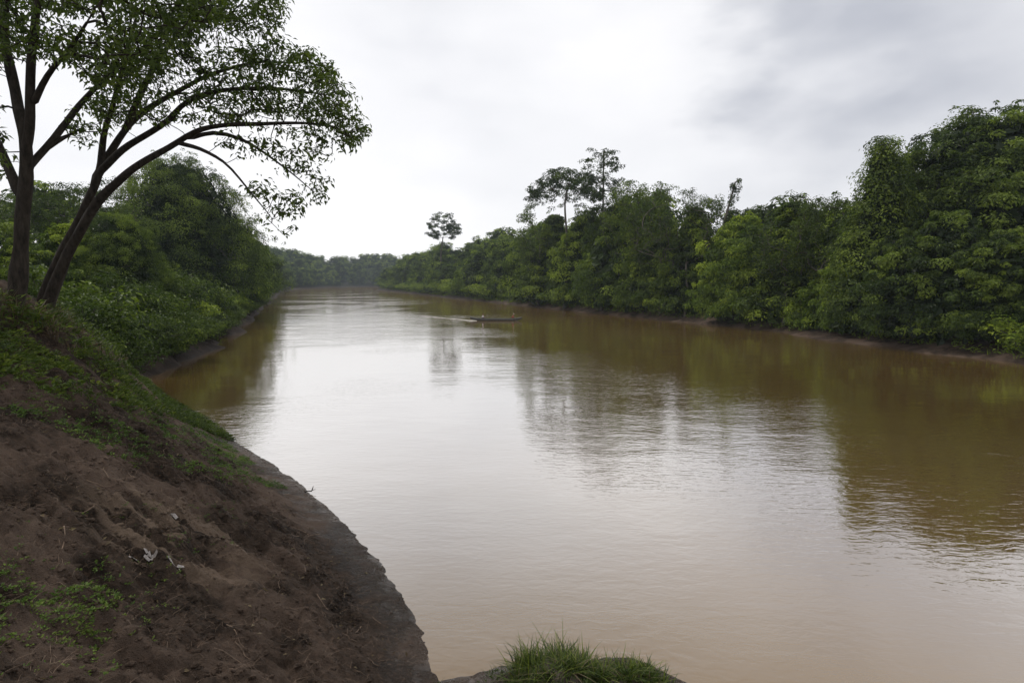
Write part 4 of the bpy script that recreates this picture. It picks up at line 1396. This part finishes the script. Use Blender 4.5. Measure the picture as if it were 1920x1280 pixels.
def scrap(px, py, sx, sy, seed, label):
    q = np.random.default_rng(seed)
    p = ground_hit(px, py)
    n = 7
    root_z = float(ground_z(np.array([p[0]]), np.array([p[1]]), True)[0])
    u, v = np.meshgrid(np.linspace(-1, 1, n), np.linspace(-1, 1, n), indexing='ij')
    rim = 1 + 0.25 * q.normal(size=u.shape) * (np.maximum(abs(u), abs(v)) > 0.9)
    x, y = u * sx * rim, v * sy * rim
    z = ground_z(p[0] + x, p[1] + y, True) - root_z + 0.015 + 0.012 * q.random(u.shape)
    Vt = np.stack([x, y, z], -1).reshape(-1, 3)
    Vb = Vt - [0, 0, 0.006]
    ii = np.arange(n * n).reshape(n, n)
    Fq = np.stack([ii[:-1, :-1], ii[1:, :-1], ii[1:, 1:], ii[:-1, 1:]], -1).reshape(-1, 4)
    o = mesh_obj('pale_scrap', np.vstack([Vt, Vb]), np.vstack([Fq, Fq[:, ::-1] + n * n]), M['scrap'])
    o.location = (p[0], p[1], root_z)
    tag(o, label, 'scrap', 'pale wet scraps on the mud')


scrap(253, 1048, 0.06, 0.025, 1, 'small pale wet scrap, leftmost of those on the trodden mud')
scrap(282, 1046, 0.07, 0.035, 2, 'bright rounded pale scrap, second from the left on the trodden mud')
scrap(328, 1060, 0.10, 0.028, 3, 'longest pale wet scrap, lowest on the trodden mud')
scrap(326, 972, 0.07, 0.02, 4, 'small pale scrap higher up among the footholds')

# twig at the waterline
tb = np.array([*pw(583, 924), 0.0])
path = np.array([[-.22, -.05, .0], [-.10, -.02, .07], [0.02, 0.0, 0.06], [0.05, 0.01, 0.14], [0.08, 0.0, 0.21]])
v1, q1 = sweep(path, [0.014, 0.016, 0.018, 0.014, 0.006], 6)
v2, q2 = sweep(np.array([[0.0, 0, 0.06], [0.06, 0.02, 0.09], [0.13, 0.03, 0.10]]), [0.012, 0.01, 0.004], 6)
v, qd = joinq([(v1, q1), (v2, q2)])
o = mesh_obj('driftwood_twig', v, qd, M['bark_near'], smooth=True)
o.location = tuple(tb)
tag(o, 'small dark forked twig sticking up at the waterline', 'twig')

# ---------------------------------------------------------------- canoe with two people
BX, BY = pw(930, 601)
BL = pw(979, 601)[0] - pw(882, 601)[0]


def hull():
    n, k = 25, 9
    V, Vi = [], []
    for i in range(n):
        t = i / (n - 1) * 2 - 1
        x = t * BL / 2
        w = 0.46 * (1 - abs(t) ** 2.6) + 0.025
        keel = -0.12 + 0.42 * abs(t) ** 5
        rim = 0.30 + 0.05 * abs(t) ** 2 + (0.26 if t < 0 else 0.20) * abs(t) ** 6
        for j in range(k):
            a = math.pi * j / (k - 1)
            cy, cz = -math.cos(a), math.sin(a)
            yy = w * math.copysign(abs(cy) ** 0.6, cy)
            zz = rim - (rim - keel) * cz ** 0.7
            V.append((x, yy, zz)); Vi.append((x * 0.985, yy * 0.88, max(zz + 0.03, keel + 0.05) if 0 < j < k - 1 else zz))
    V = np.array(V); Vi = np.array(Vi)
    ii = np.arange(n * k).reshape(n, k)
    Fo = np.stack([ii[:-1, :-1], ii[1:, :-1], ii[1:, 1:], ii[:-1, 1:]], -1).reshape(-1, 4)
    Fi = Fo[:, ::-1] + n * k
    rimf = []
    for c in (0, k - 1):
        for i in range(n - 1):
            a, b_ = ii[i, c], ii[i + 1, c]
            rimf.append((a, b_, b_ + n * k, a + n * k) if c else (b_, a, a + n * k, b_ + n * k))
    return np.vstack([V, Vi]), np.vstack([Fo, Fi, np.array(rimf)])


boat = empty('canoe', (BX, BY, 0.0))
boat.rotation_euler = (0, 0, math.radians(-2))
hv_, hf_ = hull()
mesh_obj('hull', hv_, hf_, M['wood'], boat, smooth=True)
for sgn in (-1, 1):
    pth = []
    for i in range(25):
        t = i / 24 * 2 - 1
        pth.append((t * BL / 2, sgn * (0.46 * (1 - abs(t) ** 2.6) + 0.035), 0.31 + 0.05 * abs(t) ** 2 + (0.26 if t < 0 else 0.20) * abs(t) ** 6))
    v, f = sweep(pth, np.full(25, 0.03), 6)
    mesh_obj('gunwale', v, f, M['wood_rim'], boat, smooth=True)


def box(cx, cy, cz, sx, sy, sz):
    v = np.array([(x, y, z) for x in (-1, 1) for y in (-1, 1) for z in (-1, 1)]) * np.array([sx, sy, sz]) / 2 + np.array([cx, cy, cz])
    return v, np.array([(0, 1, 3, 2), (4, 6, 7, 5), (0, 4, 5, 1), (2, 3, 7, 6), (0, 2, 6, 4), (1, 5, 7, 3)])


for xx in (-0.26, -0.02, 0.31):
    v, f = box(xx * BL, 0, 0.24, 0.22, 0.78, 0.035)
    mesh_obj('seat', v, f, M['wood_rim'], boat)
tag(boat, 'long dark dugout canoe with two people on the river', 'canoe')


def skin_mesh(name, verts, edges, radii, mat, parent, sub=1, root=0):
    me = bpy.data.meshes.new(name)
    me.from_pydata(verts, edges, [])
    o = bpy.data.objects.new(name, me); col.objects.link(o)
    md = o.modifiers.new('skin', 'SKIN'); md.use_smooth_shade = True
    for i, r in enumerate(radii):
        me.skin_vertices[0].data[i].radius = (r, r) if isinstance(r, (int, float)) else r
    me.skin_vertices[0].data[root].use_root = True
    s = o.modifiers.new('sub', 'SUBSURF'); s.levels = sub; s.render_levels = sub
    dg = bpy.context.evaluated_depsgraph_get()
    m2 = bpy.data.meshes.new_from_object(o.evaluated_get(dg))
    o.modifiers.clear(); o.data = m2
    m2.name = name
    m2.materials.clear(); m2.materials.append(mat)
    o.parent = parent
    return o


def person(x, lean, shirt, bottom, label, head_cover, facing=1, arms='paddle'):
    """seated person; local +X is ahead; origin at the seat"""
    root = empty('person', (BX + x, BY - math.radians(2) * x, 0.262))
    f = facing
    l = lean
    V = [(0, 0, .10), (0.03 * f + l * .3, 0, .30), (0.05 * f + l * .7, 0, .47), (0.06 * f + l, 0, .56), (0.08 * f + l, 0, .64), (0.10 * f + l, 0, .74), (0.10 * f + l, 0, .82)]
    R = [(.15, .14), (.135, .115), (.15, .11), (.06, .06), (.055, .055), (.085, .10), (.07, .08)]
    E = [(0, 1), (1, 2), (2, 3), (3, 4), (4, 5), (5, 6)]
    for s in (-1, 1):
        b = len(V)
        V += [(0.04 * f + l * .8, s * .19, .49), (0.10 * f + l, s * .25, .26), (0.32 * f + l, s * .14, .20), (0.36 * f + l, s * .11, .19)]
        R += [.06, .045, .034, .036]
        E += [(2, b), (b, b + 1), (b + 1, b + 2), (b + 2, b + 3)]
        for k in range(5):      # fingers
            c = len(V)
            V += [(0.40 * f + l, s * (.11 - .018 * (k - 2)), .185), (0.43 * f + l, s * (.105 - .016 * (k - 2)), .16)]
            R += [.010, .008]; E += [(b + 3, c), (c, c + 1)]
        b = len(V)
        V += [(0.02 * f, s * .11, .07), (0.40 * f, s * .15, .12), (0.44 * f, s * .14, -.06), (0.52 * f, s * .14, -.09)]
        R += [.09, .065, .045, .035]
        E += [(0, b), (b, b + 1), (b + 1, b + 2), (b + 2, b + 3)]
    # nose
    b = len(V); V += [(0.10 * f + l + .10 * f, 0, .745)]; R += [.015]; E += [(5, b)]
    skin_mesh('body', V, E, R, M['skin'], root)
    # shirt
    sv = V[:3] + [(0.06 * f + l, 0, .53)]
    se = [(0, 1), (1, 2), (2, 3)]; sr = [(.165, .16), (.155, .14), (.17, .135), .08]
    for s in (-1, 1):
        b = len(sv); sv += [(0.04 * f + l * .8, s * .20, .49), (0.09 * f + l, s * .245, .30)]; sr += [.08, .06]; se += [(2, b), (b, b + 1)]
    skin_mesh('shirt', sv, se, sr, shirt, root)
    tv, te, tr = [(0, 0, .08)], [], [(.17, .165)]
    for s in (-1, 1):
        b = len(tv); tv += [(0.02 * f, s * .11, .07), (0.40 * f, s * .15, .12), (0.43 * f, s * .145, .02)]; tr += [.105, .08, .07]; te += [(0, b), (b, b + 1), (b + 1, b + 2)]
    skin_mesh('trousers', tv, te, tr, bottom, root)
    if head_cover == 'hair':
        skin_mesh('hair', [(0.08 * f + l, 0, .80), (0.06 * f + l, 0, .86)], [(0, 1)], [(.10, .10), (.07, .075)], M['hair'], root)
    else:
        c = skin_mesh('cap', [(0.09 * f + l, 0, .82), (0.08 * f + l, 0, .88)], [(0, 1)], [(.105, .11), (.08, .08)], M['hat'], root)
        v, fq = box(0.20 * f + l, 0, .82, .14, .15, .015)
        mesh_obj('brim', v, fq, M['hat'], c)
    tag(root, label, 'person')
    return root


person(-0.26 * BL, 0.0, M['shirt_white'], M['trousers'], 'person in pale shirt and dark trousers seated at the stern of the canoe', 'hair')
person(0.31 * BL, 0.14, M['shirt_red'], M['shorts'], 'person in rust red shirt and white cap leaning forward near the bow of the canoe', 'cap')

# paddle held by the bow person
pp = empty('paddle', (BX + 0.31 * BL + 0.50, BY, 0.45))
v, f = sweep([(0, 0.0, 0.12), (0.04, -0.25, -.05), (0.10, -0.62, -.38)], [0.018, 0.018, 0.018], 6)
mesh_obj('shaft', v, f, M['wood_rim'], pp, smooth=True)
v, f = sweep([(0.10, -0.60, -.36), (0.12, -0.70, -.46), (0.15, -0.86, -.62)], [0.02, 0.075, 0.05], 8)
mesh_obj('blade', v * np.array([1, 1, 1.0]), f, M['wood'], pp, smooth=True)
tag(pp, 'wooden paddle dipped over the side near the bow', 'paddle')

# wake: churned foam trailing from the stern
q = np.random.default_rng(120)
x0, y0 = pw(886, 601.5); x1, y1 = pw(790, 592)
Vw, Tw = [], []
n = 700
f = q.random(n) ** 2.6
wid = 0.10 + 0.5 * f
cx_, cy_ = x0 + (x1 - x0) * f, y0 + (y1 - y0) * f + q.normal(0, 1, n) * wid
P = np.c_[cx_, cy_, np.full(n, 0.012)]
Vw, Tw = clods(P, 0.05, 121)
Vw = Vw.reshape(-1, 12, 3); Vw = (Vw - P[:, None]) * np.array([3.2, 1.2, 0.7]) * (1 - 0.75 * f)[:, None, None] + P[:, None]
o = mesh_obj('wake_foam', Vw.reshape(-1, 3), Tw, M['foam'], smooth=True)
tag(o, 'white streak of churned wake trailing behind the canoe', 'wake', kind='stuff')
# unused prototypes must not stand at the origin
for k, (r_, h_) in protos.items():
    if k not in used:
        for ch in list(r_.children): bpy.data.objects.remove(ch)
        bpy.data.objects.remove(r_)
print('TRIS', sum(len(m.polygons) * (2 if len(m.polygons) and m.polygons[0].loop_total == 4 else 1) for m in bpy.data.meshes), 'OBJ', len(bpy.data.objects))
